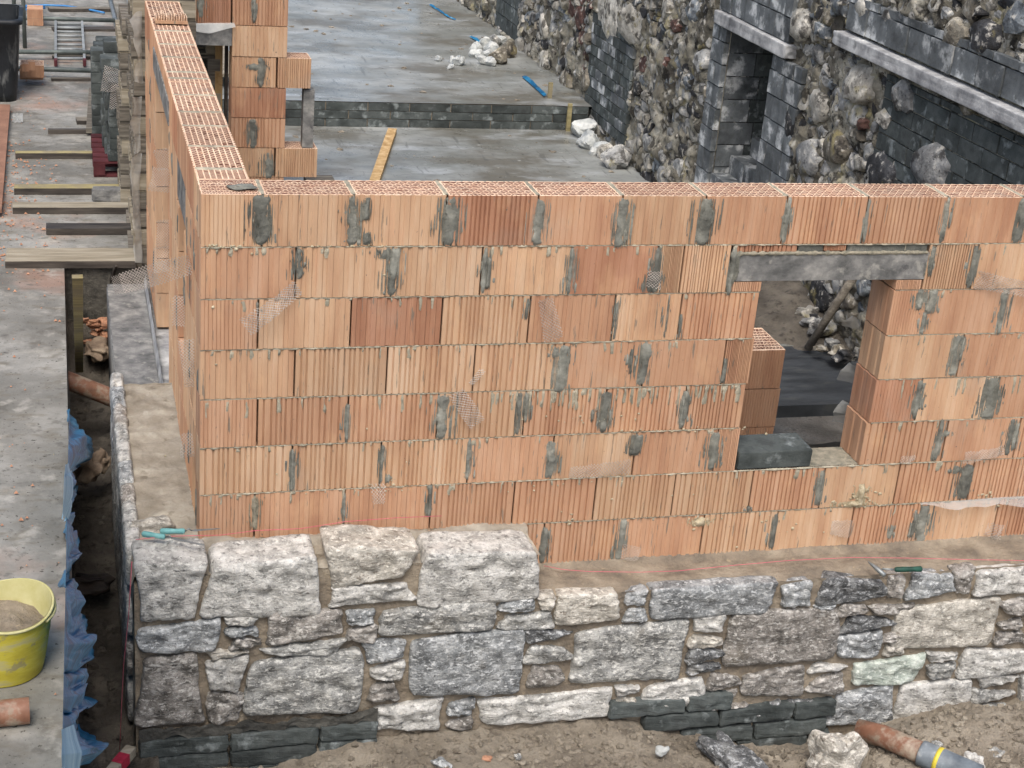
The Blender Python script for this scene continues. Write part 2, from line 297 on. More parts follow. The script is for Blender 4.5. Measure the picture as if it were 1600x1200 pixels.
# ------------------------------------------------------------------ setting: grounds
Y9 = 9.12
def heap(x, y):
    z = -.80 + .05*math.sin(x*1.7+.6)
    z -= .20*math.exp(-((x-3.1)/.55)**2) * (1 if y > -.6 else .4)
    z += .06*math.exp(-((x-2.0)/.5)**2)
    z -= .10*max(0, min(1, (1.0-x)/.8)) if x < 1.0 else 0
    z += .10*max(0, min(1, (-.5-y)/.8))*(x > -.2)
    z -= .13*max(0, min(1, (x-3.15)/.3))*math.exp(-((y+.3)/.22)**2)
    return z
mb = MB()
mb.grid(8, 8, lambda u, v: (-300+600*u, -300+600*v, -1.6))
struct('ground', mb, M['soil'])
def nz(x, y, s, o=5): return noise.fractal(Vector((x*s, y*s, 3.3)), .8, 2., o, noise_basis='PERLIN_ORIGINAL')
mb = MB()
mb.grid(230, 90, lambda u, v: (lambda x, y: (x, y, heap(x, y)+.035*nz(x, y, 3)+.014*nz(x, y, 14)+.008*nz(x+9, y, 45, 2)))(-.34+6.2*u, -2.6+2.36*v))
struct('excavated_ground', mb, M['soil'], True)
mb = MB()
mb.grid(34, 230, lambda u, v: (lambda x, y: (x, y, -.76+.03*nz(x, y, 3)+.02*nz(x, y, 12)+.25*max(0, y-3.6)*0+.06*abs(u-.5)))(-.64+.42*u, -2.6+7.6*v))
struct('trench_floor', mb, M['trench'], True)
# walkway slab: one L-shaped slab with real thickness
def wv(x, y): return .006*nz(x, y, 1.1, 3)
mb = MB()
mb.grid(40, 60, lambda u, v: (lambda x, y: (x, y, wv(x, y)))(-6+5.4*u, -3+7.78*v))
mb.grid(40, 60, lambda u, v: (lambda x, y: (x, y, wv(x, y)))(-6+6.6*u, 4.78+30*v))
o = struct('walkway_slab', mb, M['walk'], True)
mb = MB()
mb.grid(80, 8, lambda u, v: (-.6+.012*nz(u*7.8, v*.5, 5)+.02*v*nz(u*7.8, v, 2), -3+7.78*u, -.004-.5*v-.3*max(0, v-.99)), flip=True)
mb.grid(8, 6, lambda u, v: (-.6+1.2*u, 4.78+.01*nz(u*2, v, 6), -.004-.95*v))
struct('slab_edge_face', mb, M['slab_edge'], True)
# trench outer bank under the slab
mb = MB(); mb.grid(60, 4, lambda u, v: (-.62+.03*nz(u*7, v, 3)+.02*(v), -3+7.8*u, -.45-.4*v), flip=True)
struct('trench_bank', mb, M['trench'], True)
# inner floors
mb = MB()
mb.grid(60, 60, lambda u, v: (lambda x, y: (x, y, .003*nz(x, y, 1.5, 3)))(.26+4.7*u, 2.9+(Y9-2.9)*v))
struct('lower_floor_slab', mb, M['floor_wet'], True)
mb = MB(); mb.box((.26, 1.88, -.09), (4.95, 2.9, -.004)); 
struct('floor_edge_strip', mb, M['membrane'])
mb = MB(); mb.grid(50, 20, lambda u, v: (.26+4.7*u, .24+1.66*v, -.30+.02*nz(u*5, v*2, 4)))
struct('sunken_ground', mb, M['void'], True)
mb = MB()
mb.grid(60, 80, lambda u, v: (lambda x, y: (x, y, .262+.004*nz(x, y, 1.2, 3)))(.26+4.9*u, Y9-.005+26*v))
struct('upper_floor_slab', mb, M['floor_wet'], True)
# damp soil spread at the foot of the old wall
mb = MB()
def sp(u, v):
    x = 3.7+1.2*u; y = 2.7+2.4*v
    e = min(u*1.3, v*2.2, (1-v)*2.5)
    return (x, y, -.03+.30*max(0, u-.35)**1.2*min(1, v*3)*min(1, (1-v)*3)+.05*min(1, e*2)+.03*nz(x, y, 6)*min(1, e*3))
mb.grid(60, 90, sp)
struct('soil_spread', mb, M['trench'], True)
# ------------------------------------------------------------------ clay blocks
BL, BT, BH = .43, .24, .2435
def outline(kind, seed):
    rr = random.Random(seed); pts = []
    if kind == 'rib':
        x = 0; pts.append((0, .004))
        while x < BL-.012:
            wdt = rr.choice((.020, .024, .030, .015)); g = .0062
            if x+wdt+g > BL-.004: wdt = BL-x-.003; g = 0
            pts += [(x+.002, 0), (x+wdt-.003, .0008)]
            if g: pts += [(x+wdt, .008), (x+wdt+g-.0015, .0095), (x+wdt+g, .002)]
            x += wdt+g
        pts.append((BL, .003))
    elif kind == 'flute':
        n = 9; pts.append((0, .003))
        for i in range(n):
            x0 = i*BL/n; p = BL/n; d = rr.uniform(.004, .0075)
            pts += [(x0+.06*p, .0), (x0+.42*p, .0005), (x0+.52*p, d), (x0+.86*p, d), (x0+.95*p, .001)]
        pts.append((BL, .003))
    else:
        n = 14; pts.append((0, .003))
        for i in range(n):
            x0 = i*BL/n; p = BL/n
            pts += [(x0+.1*p, 0), (x0+.84*p, 0), (x0+.90*p, .0042)]
        pts.append((BL, .003))
    out = []
    for q in pts:
        if not out or q[0] > out[-1][0]+1e-5: out.append(q)
    return out
def block_mesh(kind, seed, perf):
    fr = outline(kind, seed); bk = outline(kind, seed+50)
    loop = list(fr)
    ends = [(0.004, .05), (0.0, .06), (0.0, .1), (.004, .11), (.004, .14), (0, .15), (0, .19), (.004, .2)]
    loop += [(BL-a, b) for a, b in ends]
    loop += [(x, BT-y) for x, y in reversed(bk)]
    loop += [(a, b) for a, b in reversed(ends)]
    n = len(loop); mb = MB()
    if not perf:
        mb.add([(x, y, 0) for x, y in loop]+[(x, y, BH) for x, y in loop], [(i, (i+1)%n, n+(i+1)%n, n+i) for i in range(n)]+[tuple(range(n, 2*n)), tuple(range(n-1, -1, -1))])
    else:
        ins = .013; D = .055
        mb.add([(x, y, 0) for x, y in loop]+[(x, y, BH) for x, y in loop], [(i, (i+1)%n, n+(i+1)%n, n+i) for i in range(n)])
        inn = [(min(max(x, ins), BL-ins), min(max(y, ins), BT-ins)) for x, y in loop]
        mb.add([(x, y, BH) for x, y in loop]+[(x, y, BH) for x, y in inn], [(i, (i+1)%n, n+(i+1)%n, n+i) for i in range(n)], 1)
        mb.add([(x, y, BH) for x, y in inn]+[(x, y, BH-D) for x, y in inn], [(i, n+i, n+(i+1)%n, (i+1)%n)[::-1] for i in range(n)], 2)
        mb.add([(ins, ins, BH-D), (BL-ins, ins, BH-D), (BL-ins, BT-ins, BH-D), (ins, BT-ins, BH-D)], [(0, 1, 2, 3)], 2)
        rw = random.Random(seed+7); rows = 8; yy = [ins+(BT-2*ins)*i/rows for i in range(rows+1)]; t = .0022
        def strip(a, b, c=t, top=BH-.0012):
            ax, ay = a; bx, by = b; L = math.hypot(bx-ax, by-ay); nx, ny = -(by-ay)/L*c, (bx-ax)/L*c
            q = [(ax+nx, ay+ny), (ax-nx, ay-ny), (bx-nx, by-ny), (bx+nx, by+ny)]
            mb.add([(x, y, BH-D+.001) for x, y in q]+[(x, y, top) for x, y in q], [(4, 5, 6, 7)], 1)
            mb.add([(x, y, BH-D+.001) for x, y in q]+[(x, y, top) for x, y in q], [(0, 1, 5, 4), (1, 2, 6, 5), (2, 3, 7, 6), (3, 0, 4, 7)], 2)
        for y in yy[1:-1]: strip((ins, y), (BL-ins, y), .0032)
        nzg = 20; p = (BL-2*ins)/nzg
        for r in range(rows):
            for i in range(nzg):
                if rw.random() < .07: continue
                a = ins+i*p; b = a+p
                if (i+r) % 2: a, b = b, a
                strip((a, yy[r]), (b, yy[r+1]), .0024, BH-.0020-.0003*(i % 3))
        rr = random.Random(seed)
        for _ in range(3):
            x = rr.uniform(.06, BL-.1); r = rr.randrange(1, rows-1)
            mb.add([(x, yy[r]+.003, BH-.004), (x+.032, yy[r]+.003, BH-.004), (x+.032, yy[r+1]-.003, BH-.004), (x, yy[r+1]-.003, BH-.004)], [(0, 1, 2, 3)], 0)
    return mb
BM = {}
def bmesh_get(kind, tone, perf, var):
    k = (kind, tone, perf, var)
    if k not in BM:
        BM[k] = block_mesh(kind, {'rib': 1, 'flute': 20, 'plain': 40}[kind]+var*3, perf).mesh('block_'+kind, [M['clay_'+tone], M['web'], M['clay_inner']])
    return BM[k]
def block(parent, p, ln, h=.2435, kind=None, tone=None, perf=False, axis='x', T=None, name='block', jit=.0018):
    kind = kind or R.choice(('rib', 'rib', 'flute', 'plain')); tone = tone or R.choice(('pale', 'pale', 'mid', 'mid', 'red'))
    me = bmesh_get(kind, tone, perf, R.randrange(2))
    sx, sy, szz = ln/BL, (T or BT)/BT, h/BH
    if axis == 'x':
        return put(name, me, parent, (p[0], p[1]+R.uniform(-jit, jit), p[2]), (0, 0, R.uniform(-.003, .003)), (sx, sy, szz))
    # axis y: length runs along +Y, thickness along -X after a 90 degree turn
    return put(name, me, parent, (p[0]+(T or BT)+R.uniform(-jit, jit), p[1], p[2]), (0, 0, math.pi/2), (sx, sy, szz))
wall = thing('clay_block_wall', 'corner wall of orange ribbed clay blocks with a window opening, standing behind the rough stone facing', 'wall', (0, 0, 0))
G = .008
K = {'r': 'rib', 'f': 'flute', 'p': 'plain'}; TN = {'p': 'pale', 'm': 'mid', 'r': 'red'}
# each course: joints in metres along the face, then surface and tone per block; None is an opening
rows = {
 1: ([0, .272, .686, 1.121, 1.561, 1.98, 2.408, 2.835, 3.276, 3.722, 4.159, 4.6, 5.03, 5.46, 5.9], 'pp fp fp rr pm fp fm rm rm fm fm rm pp rm'),
 2: ([0, .429, .878, 1.31, 1.752, 2.193, 2.327, 2.577, None, 3.667, 3.952, 4.38, 4.82, 5.25, 5.7], 'fm fp fp fp pr rp rp -- rp pp pm rp rm fp'),
 3: ([0, .262, .695, 1.133, 1.567, 2.0, 2.348, 2.764, None, 3.507, 3.723, 4.18, 4.6, 5.03, 5.46, 5.9], 'pm fp fr rp fm fp rm -- pm pm pm rm rp pm rm'),
 4: ([0, .438, .88, 1.311, 1.759, 2.191, 2.619, 2.775, None, 3.506, 3.974, 4.42, 4.86, 5.3, 5.74], 'fp rp rp rp pm pm rm -- pp pm rm rm pp rm'),
 5: ([0, .268, .701, 1.145, 1.587, 2.009, 2.437, 2.765, None, 3.501, 3.777, 4.244, 4.68, 5.12, 5.56, 6.0], 'pm rm rm rp rm rm rm -- pr pp pm pm rp fm rm'),
 6: ([0, .439, .874, 1.319, 1.756, 2.196, 2.646, 2.773, None, 3.489, 3.985, 4.432, 4.87, 5.3, 5.75], 'rp rp rp fm fp fm rm -- rm pm rm rm pp rm'),
 7: ([0, .264, .704, 1.141, 1.573, 2.008, 2.442, 2.882, 3.297, 3.744, 4.2, 4.64, 5.08, 5.52, 5.96], 'pm fm fm rm rm rp rp rm pp rm rm rm pm rp'),
 8: ([0, .43, .87, 1.31, 1.751, 2.189, 2.637, 3.061, 3.513, 3.967, 4.41, 4.85, 5.29, 5.73], 'rm pm rm rm rm fm rp pp rm pp rm pm rm')}
for rn, (js, code) in rows.items():
    z = 2.0-.25*rn; code = code.split(); i = 0; k = 0
    while i < len(js)-1:
        if js[i+1] is None: i += 2; k += 1; continue
        a, b = js[i], js[i+1]; c = code[k]; k += 1; i += 1
        if c == '--': continue
        y0 = 0; first = (a == 0)
        wallend = js[i+1] is None if i+1 < len(js) else False
        perf = rn == 1 or (rn == 7 and 2.4 < a < 3.6)
        # courses alternate at the corner: the corner block of a short course shows its end
        block(wall, (a+(0 if first else G/2), 0, z), b-a-(G/2 if first else G), kind=K[c[0]], tone=TN[c[1]], perf=perf)
# dark backing added inside the wall so no light shows through open joints
mb = MB()
for a, b in (((.02, .09, .002), (5.7, .15, .42)), ((.02, .09, .42), (2.76, .15, 1.53)), ((3.52, .09, .42), (5.7, .15, 1.53)), ((.02, .09, 1.73), (5.7, .15, 1.90)), ((.02, .09, 1.53), (2.57, .15, 1.73)), ((3.68, .09, 1.53), (5.7, .15, 1.73))): mb.box(a, b)
# side wall core
mb.box((.09, .25, .002), (.15, 1.02, 1.90)); mb.box((.09, 1.45, .002), (.15, 2.22, 1.90)); mb.box((.09, 3.55, .002), (.15, 4.73, 1.90)); mb.box((.09, 1.02, .002), (.15, 1.45, .72))
stuff(obj('joint_backing', mb, M['core'], wall))
# lintel over the window, clay slip above and below it
mb = MB(); mb.box((2.585, .004, 1.555), (3.672, .235, 1.700))
lint = obj('lintel', mb, M['lintel'], wall)
for a, b, zz, hh in ((2.60, 2.93, 1.708, .040), (3.08, 3.20, 1.712, .036)): block(wall, (a, .006, zz), b-a, hh, 'rib', 'red')
for a, b in ((2.60, 2.765), (3.515, 3.66)): block(wall, (a, .002, 1.5), b-a, .05, 'rib', 'mid')
# side wall, running back from the corner
J1 = [.24, .422, .821, 1.221, 1.518, 1.894, 2.301, 2.467, 2.869, 3.245, 3.668, 4.09, 4.74]
def siderow(z, js, h, perf=False, holes=()):
    for a, b in zip(js[:-1], js[1:]):
        segs = [(a, b)]
        for (h0, h1) in holes:
            ns = []
            for s, e in segs:
                if e <= h0 or s >= h1: ns.append((s, e))
                else:
                    if s < h0: ns.append((s, h0))
                    if e > h1: ns.append((h1, e))
            segs = ns
        for s, e in segs:
            if e-s > .03: block(wall, (0, s+G/2, z), e-s-G, h, axis='y', perf=perf, tone=R.choice(('pale', 'mid', 'pale')) if not perf else R.choice(('mid', 'red', 'pale')), kind=R.choice(('rib', 'flute', 'rib')))
siderow(1.75, [.244]+J1[1:], .2435, True, holes=[(2.22, 3.66)])
for s, e in ((2.22, 2.301), (2.301, 2.467), (2.467, 2.869), (2.869, 3.245), (3.245, 3.66)):
    block(wall, (0, s+G/2, 1.90), e-s-G, .0935, axis='y', perf=True, tone='mid', kind='rib')
for rn in range(2, 9):
    js = [.244 if rn % 2 else .244+.0]; x = .244+(.19 if rn % 2 else .41)
    while x < 4.5: js.append(x); x += .43
    js.append(4.74); z = 2-.25*rn
    holes = [(2.26, 3.50)]
    if z >= .73: holes.append((1.04, 1.42))
    if rn == 2: holes.append((.92, 1.56))
    siderow(z, js, .2435, False, holes)
mb = MB(); mb.box((.004, .93, 1.53), (.236, 1.55, 1.745)); obj('lintel', mb, M['lintel'], wall)
mb = MB(); mb.box((-.006, 2.14, 1.755), (.236, 3.64, 1.895)); obj('lintel', mb, M['lintel'], wall)
oc = thing('clay_offcut', 'broken toothed slice of clay block lying on top of the side wall', 'block fragment', (.13, 3.75, 2.0))
p0 = PZ(268, 37, 2.0); mb = MB(); mb.box((p0.x-.105, p0.y-.02, 2.002), (p0.x+.105, p0.y+.13, 2.012))
mb.box((p0.x-.105, p0.y-.02, 2.012), (p0.x+.105, p0.y-.012, 2.022))
obj('back_shell', mb, M['clay_pale'], oc)
mb = MB()
for i in range(13):
    x = p0.x-.098+.0163*i; hh = .035+.025*((i*5) % 4)/4
    mb.box((x-.0022, p0.y-.018+.01*(i % 3), 2.0122), (x+.0022, p0.y+.12, 2.0122+hh))
obj('webs', mb, M['web'], oc)
# ---- ragged mortar smears on a vertical plane
def smear_mesh(mb, x, z0, z1, wd, seed, th=.007, axis='x', plane=0., slope=0, rag=.35):
    rr = random.Random(seed); n = max(5, int((z1-z0)/.008)); m = 8
    ph = rr.uniform(0, 50); st = rr.uniform(-.3, .3)
    def side(v, o):
        zz = v*(z1-z0)
        a = .9*noise.noise(Vector((ph+o, zz*7, 0)))+.55*noise.noise(Vector((ph+o, zz*26, 5)))+.25*noise.noise(Vector((ph+o, zz*90, 9)))
        return max(.12, 1+rag*2.2*a)
    def fn(u, v):
        z = z0+(z1-z0)*v; s = (u-.5)*2; kk = side(v, 0 if s < 0 else 31)
        if v < .1 or v > .93: kk *= .55+.45*min(v/.1, 1, (1-v)/.07+.3)
        xx = x+s*wd/2*kk+wd*.12*math.sin(v*2.2+ph)
        z += .006*noise.noise(Vector((xx*40, ph, 1)))*(1 if v in (0, 1) else 0)*2
        edge = 1-abs(s)**4; e2 = min(1, min(v, 1-v)*n*.5)
        d = th*edge*e2*(.75+.9*noise.noise(Vector((xx*18+ph, z*14, 1)))+.35*noise.noise(Vector((xx*70+ph, z*30, 4))))-.0025*(1-edge*e2)
        return (xx, plane-d, z) if axis == 'x' else (plane-d, xx, z)
    mb.grid(m, n, fn, flip=(axis != 'x'))
def comb(mb, x, z0, z1, wd, sd_):
    rr = random.Random(sd_); p = .0052; n = int(wd*1.0/p)+2
    for i in range(-n, n+1):
        off = abs(i)*p/(wd/2); 
        if rr.random() > (1.3-.42*off): continue
        H = z1-z0; L = H*max(.06, min(1, rr.gauss(1.0-.42*off, .30))); c = rr.uniform(0, H-L); a = z0+c; b = a+L; t = rr.uniform(.0018, .0065); xx = x+i*p; h = p*rr.uniform(.42, .7)
        k = max(2, int(L/.02)); 
        def fn(u, v): 
            q = h*(1+.5*noise.noise(Vector((xx*90, v*k*.9, sd_))))*(.35 if v in (0, 1) else 1)
            return (xx+(u-.5)*2*q, -(t if u == .5 else -.0012)*(1+.4*noise.noise(Vector((xx*50, v*k, 3))))+PLN[0], a+(b-a)*v)
        mb.grid(2, k, fn)
PLN = [0.]
seed = [100]
def smear(px, y0, y1, wpx, m='mortar_grey', parent=wall, plane=0., th=.008, name='mortar_smear', rag=.35):
    a = PY(px, y0, plane); b = PY(px, y1, plane); c = PY(px+wpx, y0, plane)
    mb = MB(); seed[0] += 1
    xm = PY(px, (y0+y1)/2, plane).x
    smear_mesh(mb, xm, b.z, a.z, (c.x-a.x)*.72, seed[0], th, plane=plane, rag=rag*1.25)
    PLN[0] = plane; comb(mb, xm, b.z, a.z, c.x-a.x, seed[0]); PLN[0] = 0.
    return obj(name, mb, M[m], parent, True)
SM = [(411,304,383,28),(551,306,384,20),(573,308,346,14),(573,362,384,12),(703,308,384,28),(843,310,384,22),(969,311,388,20),(1101,310,384,24),(1229,307,381,10),(1354,310,381,8),(1477,308,380,9),(1596,309,380,16),
 (466,387,438,15),(614,387,462,19),(602,388,406,24),(757,386,460,9),(763,402,452,9),(892,386,460,9),(1025,386,458,13),(1017,428,458,20),(1144,386,462,11),(1520,384,450,9),(1456,385,432,6),
 (824,466,500,7),(962,462,532,6),(1042,458,530,3),(1063,490,530,4),(1438,452,485,14),(1456,452,490,15),(1442,488,523,9),(1567,452,523,13),(402,470,490,5),
 (875,540,614,20),(1006,535,602,18),(986,545,585,6),(1131,560,600,7),(1493,523,588,14),(1504,526,562,7),(868,542,560,14),
 (542,630,690,8),(690,617,688,24),(811,612,680,9),(822,614,660,8),(945,612,675,17),(1069,610,668,13),(925,640,660,5),(1433,594,655,11),(1440,598,640,5),(1548,589,655,22),(1066,615,670,5),
 (457,702,768,7),(597,694,755,7),(606,740,756,9),(732,687,750,9),(861,690,747,19),(993,678,712,17),(1113,677,735,18),(1467,656,720,10),(1577,654,712,11),(1586,660,705,8),(1480,672,682,10),
 (538,772,820,6),(671,757,808,9),(1281,735,790,8),(1508,727,780,18),(1495,728,740,12),(1170,790,800,4),
 (970,812,876,14),(849,824,880,12),(1208,802,858,9),(1440,790,848,20),(1392,820,842,8),(1428,796,840,6)]
for s in SM: smear(*s)
mbs = MB(); rs = random.Random(5)
for (x, a, b, w_) in SM:
    for q in range(rs.randrange(1, 4)):
        xx = x+rs.choice((-1, 1))*(w_*.5+rs.uniform(1, 7)); yy_ = rs.uniform(a+6, b-8); L = rs.uniform(5, 26)
        A = PY(xx, yy_, 0); Bq = PY(xx, min(b, yy_+L), 0); smear_mesh(mbs, A.x, Bq.z, A.z, rs.uniform(.005, .014), 7000+q+int(x)*3+int(a), .004, rag=.6)
stuff(obj('mortar_flecks', mbs, M['mortar_grey'], wall, True))
smear(398, 776, 828, 12, 'mortar_pale')
# mortar squeezed out of the bed joints, and thin drips under them
for rn in range(1, 8):
    z = 2.0-.25*rn; mb = MB(); n = 560
    spans = [(0., 5.7)] if rn in (1, 6, 7) else ([(0, 2.76), (3.52, 5.7)])
    for a, b in spans:
        n = int((b-a)/.009)
        def fn(u, v, a=a, b=b, z=z, rn=rn):
            x = a+(b-a)*u; t = noise.noise(Vector((x*4, z*7, 0)))*.5+.5; q = noise.noise(Vector((x*38, z*9, 2)))*.5+.5
            hgt = .0018+.011*max(0, q-.38)*(t*1.8); dp = -.002+.018*max(0, t*q-.16)
            return (x, (-dp if 0 < v < 1 else .006), z-.0035+(v-.5)*2*hgt-.003*q)
        mb.grid(n, 4, fn)
    stuff(obj('bed_joint_mortar', mb, M['mortar_pale'], wall, True))
mb = MB(); 
for i in range(330):
    rn = R.choice((1, 2, 3, 3, 4, 4, 4, 4, 5, 5, 6, 6, 7)); z = 2.0-.25*rn-.004; x = R.uniform(.02, 5.2)
    if rn == 4 and R.random() < .6: x = R.uniform(1.4, 2.75)
    if 2.74 < x < 3.53 and rn in (1, 2, 3, 4, 5): continue
    L = R.uniform(.015, .07)*(1.7 if rn == 4 else 1); smear_mesh(mb, x, z-L, z, R.uniform(.006, .018), 3000+i, .0035, rag=.9)
stuff(obj('mortar_drips', mb, M['mortar_pale'], wall, True))
mb = MB()
for i in range(46):
    y = R.uniform(.1, 4.4)
    if 2.2 < y < 3.55 or 1.0 < y < 1.45: continue
    z = R.uniform(.2, 1.95); smear_mesh(mb, y, z-R.uniform(.05, .22), z, R.uniform(.015, .05), 5000+i, .005, axis='y', plane=0., rag=.8)
stuff(obj('side_mortar_smears', mb, M['mortar_grey'], wall, True))
# dry lumps of mortar stuck to the face
mb = MB()
def lumps(px, py, n, rx, ry, r0, r1, seed0):
    rr = random.Random(seed0)
    for i in range(n):
        p = PY(px+rr.gauss(0, rx), py+rr.gauss(0, ry)); r = rr.uniform(r0, r1)*.55
        g, f = rock_geo(4, r*rr.uniform(.8, 1.7), r*.6, r, seed0+i, k=2.4, amp=.6); mb.add([Vector(v)+p for v in g], f)
smear(1345, 756, 792, 13, 'foam', th=.022, rag=.5); smear(1332, 783, 792, 40, 'foam', th=.014, rag=.3); smear(1096, 808, 822, 26, 'foam', th=.012, rag=.5)
for a in ((1345, 772, 16, 9, 10, .006, .016, 11), (1318, 788, 18, 14, 3, .005, .012, 31), (1096, 816, 22, 16, 4, .005, .013, 61), (1375, 790, 14, 25, 2, .004, .009, 91), (600, 762, 16, 25, 6, .004, .01, 121),
          (1545, 780, 16, 20, 4, .005, .012, 151), (640, 745, 14, 20, 30, .003, .006, 181), (940, 778, 18, 70, 18, .003, .007, 211), (1260, 830, 30, 90, 16, .003, .006, 241), (500, 560, 16, 120, 120, .003, .006, 291), (890, 812, 10, 20, 4, .004, .009, 321), (880, 655, 26, 90, 4, .003, .008, 351), (1060, 672, 26, 60, 3, .004, .009, 381), (560, 385, 16, 60, 2, .004, .008, 401), (350, 384, 16, 14, 2, .006, .012, 421)):
    lumps(*a)
stuff(obj('mortar_lumps', mb, M['foam'], wall, True))
# mortar across the tops of the perpend joints
for j in rows[1][0][1:11]:
    mb = MB(); mb.grid(3, 14, lambda u, v: (j+(u-.5)*.034*(1+.6*noise.noise(Vector((j*9, v*6, 1)))), .006+.228*v, 2.0-.012+.014*(1-abs(u-.5)*2)+.004*noise.noise(Vector((u*4, v*9, j)))))
    obj('top_joint_mortar', mb, M['mortar_pale'], wall, True)
for j in J1[1:11]:
    mb = MB(); mb.grid(14, 3, lambda u, v: (.006+.228*u, j+(v-.5)*.036*(1+.6*noise.noise(Vector((j*9, u*6, 1)))), 2.0-.012+.014*(1-abs(v-.5)*2)+.004*noise.noise(Vector((u*9, v*4, j)))))
    obj('top_joint_mortar', mb, M['mortar_pale'], wall, True)
g = rock_mesh('mortar_blob', M['mortar_grey'], 8, .06, .035, .012, 77, k=2.5, amp=.5); put('mortar_blob', g, wall, (.20, .10, 2.0))
# dark mortar and slip strip over the lintel
mb = MB(); mb.box((2.94, .012, 1.702), (3.075, .2, 1.744)); mb.box((3.21, .012, 1.702), (3.66, .2, 1.744)); stuff(obj('lintel_mortar', mb, M['mortar_grey'], wall))
mb = MB()
mb.grid(160, 3, lambda u, v: (2.59+1.07*u, .003-.007*(0 < v < 1)*(1+noise.noise(Vector((u*60, v, 0)))), 1.70+(v-.5)*.02*(1+.8*noise.noise(Vector((u*45, 0, 4))))))
stuff(obj('lintel_mortar', mb, M['mortar_pale'], wall, True))
# ---- expanded metal ties hanging out of the joints
def tie(px, py, L, W, ang, lift=.03, seed=0, plane=0., cell=.016, parent=wall, curl=.02, thick=.0014, axis='x', pt=None):
    c = pt if pt is not None else PY(px, py, plane); ca, sa = math.cos(ang), math.sin(ang); mb = MB(); rr = random.Random(seed)
    def warp(a, b):                   # a along 0..L, b across -W/2..W/2
        u = a/L; bb = b*(1-.25*math.sin(u*3+seed)*.6)
        X = a*ca-bb*sa; Z = a*sa+bb*ca; out = lift*math.sin(u*math.pi*.55)+curl*noise.noise(Vector((a*25, b*25, seed)))+.004
        if axis == 'x': return Vector((c.x+X, c.y-out, c.z+Z))
        return Vector((c.x-out, c.y+X, c.z+Z))
    def wire(a0, b0, a1, b1):
        n = 5; pts = [(a0+(a1-a0)*i/n, b0+(b1-b0)*i/n) for i in range(n+1)]
        for (a, b), (c_, d) in zip(pts[:-1], pts[1:]):
            p, q = warp(a, b), warp(c_, d); s = Vector((0, 0, thick)) if abs((q-p).normalized().z) < .8 else Vector((thick, thick, 0))
            t = Vector((0, -thick, 0)) if axis == 'x' else Vector((-thick, 0, 0))
            mb.add([p-s, q-s, q+s, p+s, p+t, q+t], [(0, 1, 2, 3), (0, 1, 5, 4), (3, 2, 5, 4)])
    k = -W
    while k < L:
        for sg in (1, -1):
            a0, b0, a1, b1 = k, -W/2*sg, k+W*1.0, W/2*sg
            if a0 < 0: t = -a0/(a1-a0); b0 += (b1-b0)*t; a0 = 0
            if a1 > L: t = (L-a0)/(a1-a0); b1 = b0+(b1-b0)*t; a1 = L
            if a1 > a0+.002: wire(a0, b0, a1, b1)
        k += cell
    return stuff(obj('mesh_tie', mb, M['wire'], parent))
tie(466, 448, .30, .09, math.radians(214), .07, 1)
tie(852, 466, .21, .085, math.radians(-76), .03, 2)
tie(712, 612, .20, .08, math.radians(-55), .03, 3)
tie(985, 728, .34, .07, math.radians(181), .03, 4)
tie(590, 755, .09, .07, math.radians(-90), .05, 5)
tie(1524, 436, .34, .10, math.radians(-8), .05, 6)
tie(1568, 703, .26, .07, math.radians(185), .03, 7)
tie(1298, 824, .11, .10, math.radians(0), .02, 8)
tie(1540, 826, .10, .08, math.radians(-10), .02, 9)
tie(970, 860, .09, .08, math.radians(0), .04, 10)
tie(1010, 435, .07, .10, math.radians(0), .02, 13)
tie(735, 600, .10, .03, math.radians(60), .02, 14)
tie(1430, 716, .10, .04, math.radians(175), .02, 15)
for k, (x, y, yw, L, W, an) in enumerate(((262, 343, 2.2, .17, .12, -88), (258, 385, 2.2, .15, .13, -82), (302, 412, .5, .34, .10, 195), (286, 462, 1.0, .16, .07, -95), (296, 530, .35, .24, .08, -85), (258, 232, 2.25, .12, .12, -80), (258, 262, 2.2, .14, .14, -95), (296, 676, .2, .12, .06, -90), (250, 432, 3.4, .3, .12, 190))):
    tie(0, 0, L, W, math.radians(an), .02, 20+k, pt=PY(x, y, yw)+Vector((-.012, 0, 0)), curl=.008)
# dust sheet lying over a bed joint at the right
def sheet(name, rowsuv, m, th=None, parent=None, nu=10, wob=.012, sd_=0):
    mb = MB(); n = len(rowsuv)-1
    def fn(u, v):
        i = min(int(v*n), n-1); t = v*n-i; t = t*t*(3-2*t); a = rowsuv[i][0].lerp(rowsuv[i+1][0], t); b = rowsuv[i][1].lerp(rowsuv[i+1][1], t)
        p = a.lerp(b, u); w_ = wob*math.sin(u*math.pi)**.5 if u < 1 else wob
        return p+Vector((noise.noise(p*7+Vector((sd_, 0, 0))), noise.noise(p*9+Vector((0, sd_+4, 0))), noise.noise(p*9+Vector((0, 3, sd_)))))*w_*1.6
    mb.grid(nu, n*5, fn)
    return obj(name, mb, m, parent, True)
o = sheet('polythene_strip', [(PY(1440, 786), PY(1440, 790, -.03)), (PY(1500, 782), PY(1500, 795, -.05)), (PY(1560, 777), PY(1563, 789, -.05)), (PY(1640, 773), PY(1645, 795, -.05))], M['plastic_clear'], wob=.01)
tag(o, 'clear polythene strip sagging out of the lowest full bed joint at the right', 'plastic sheet')
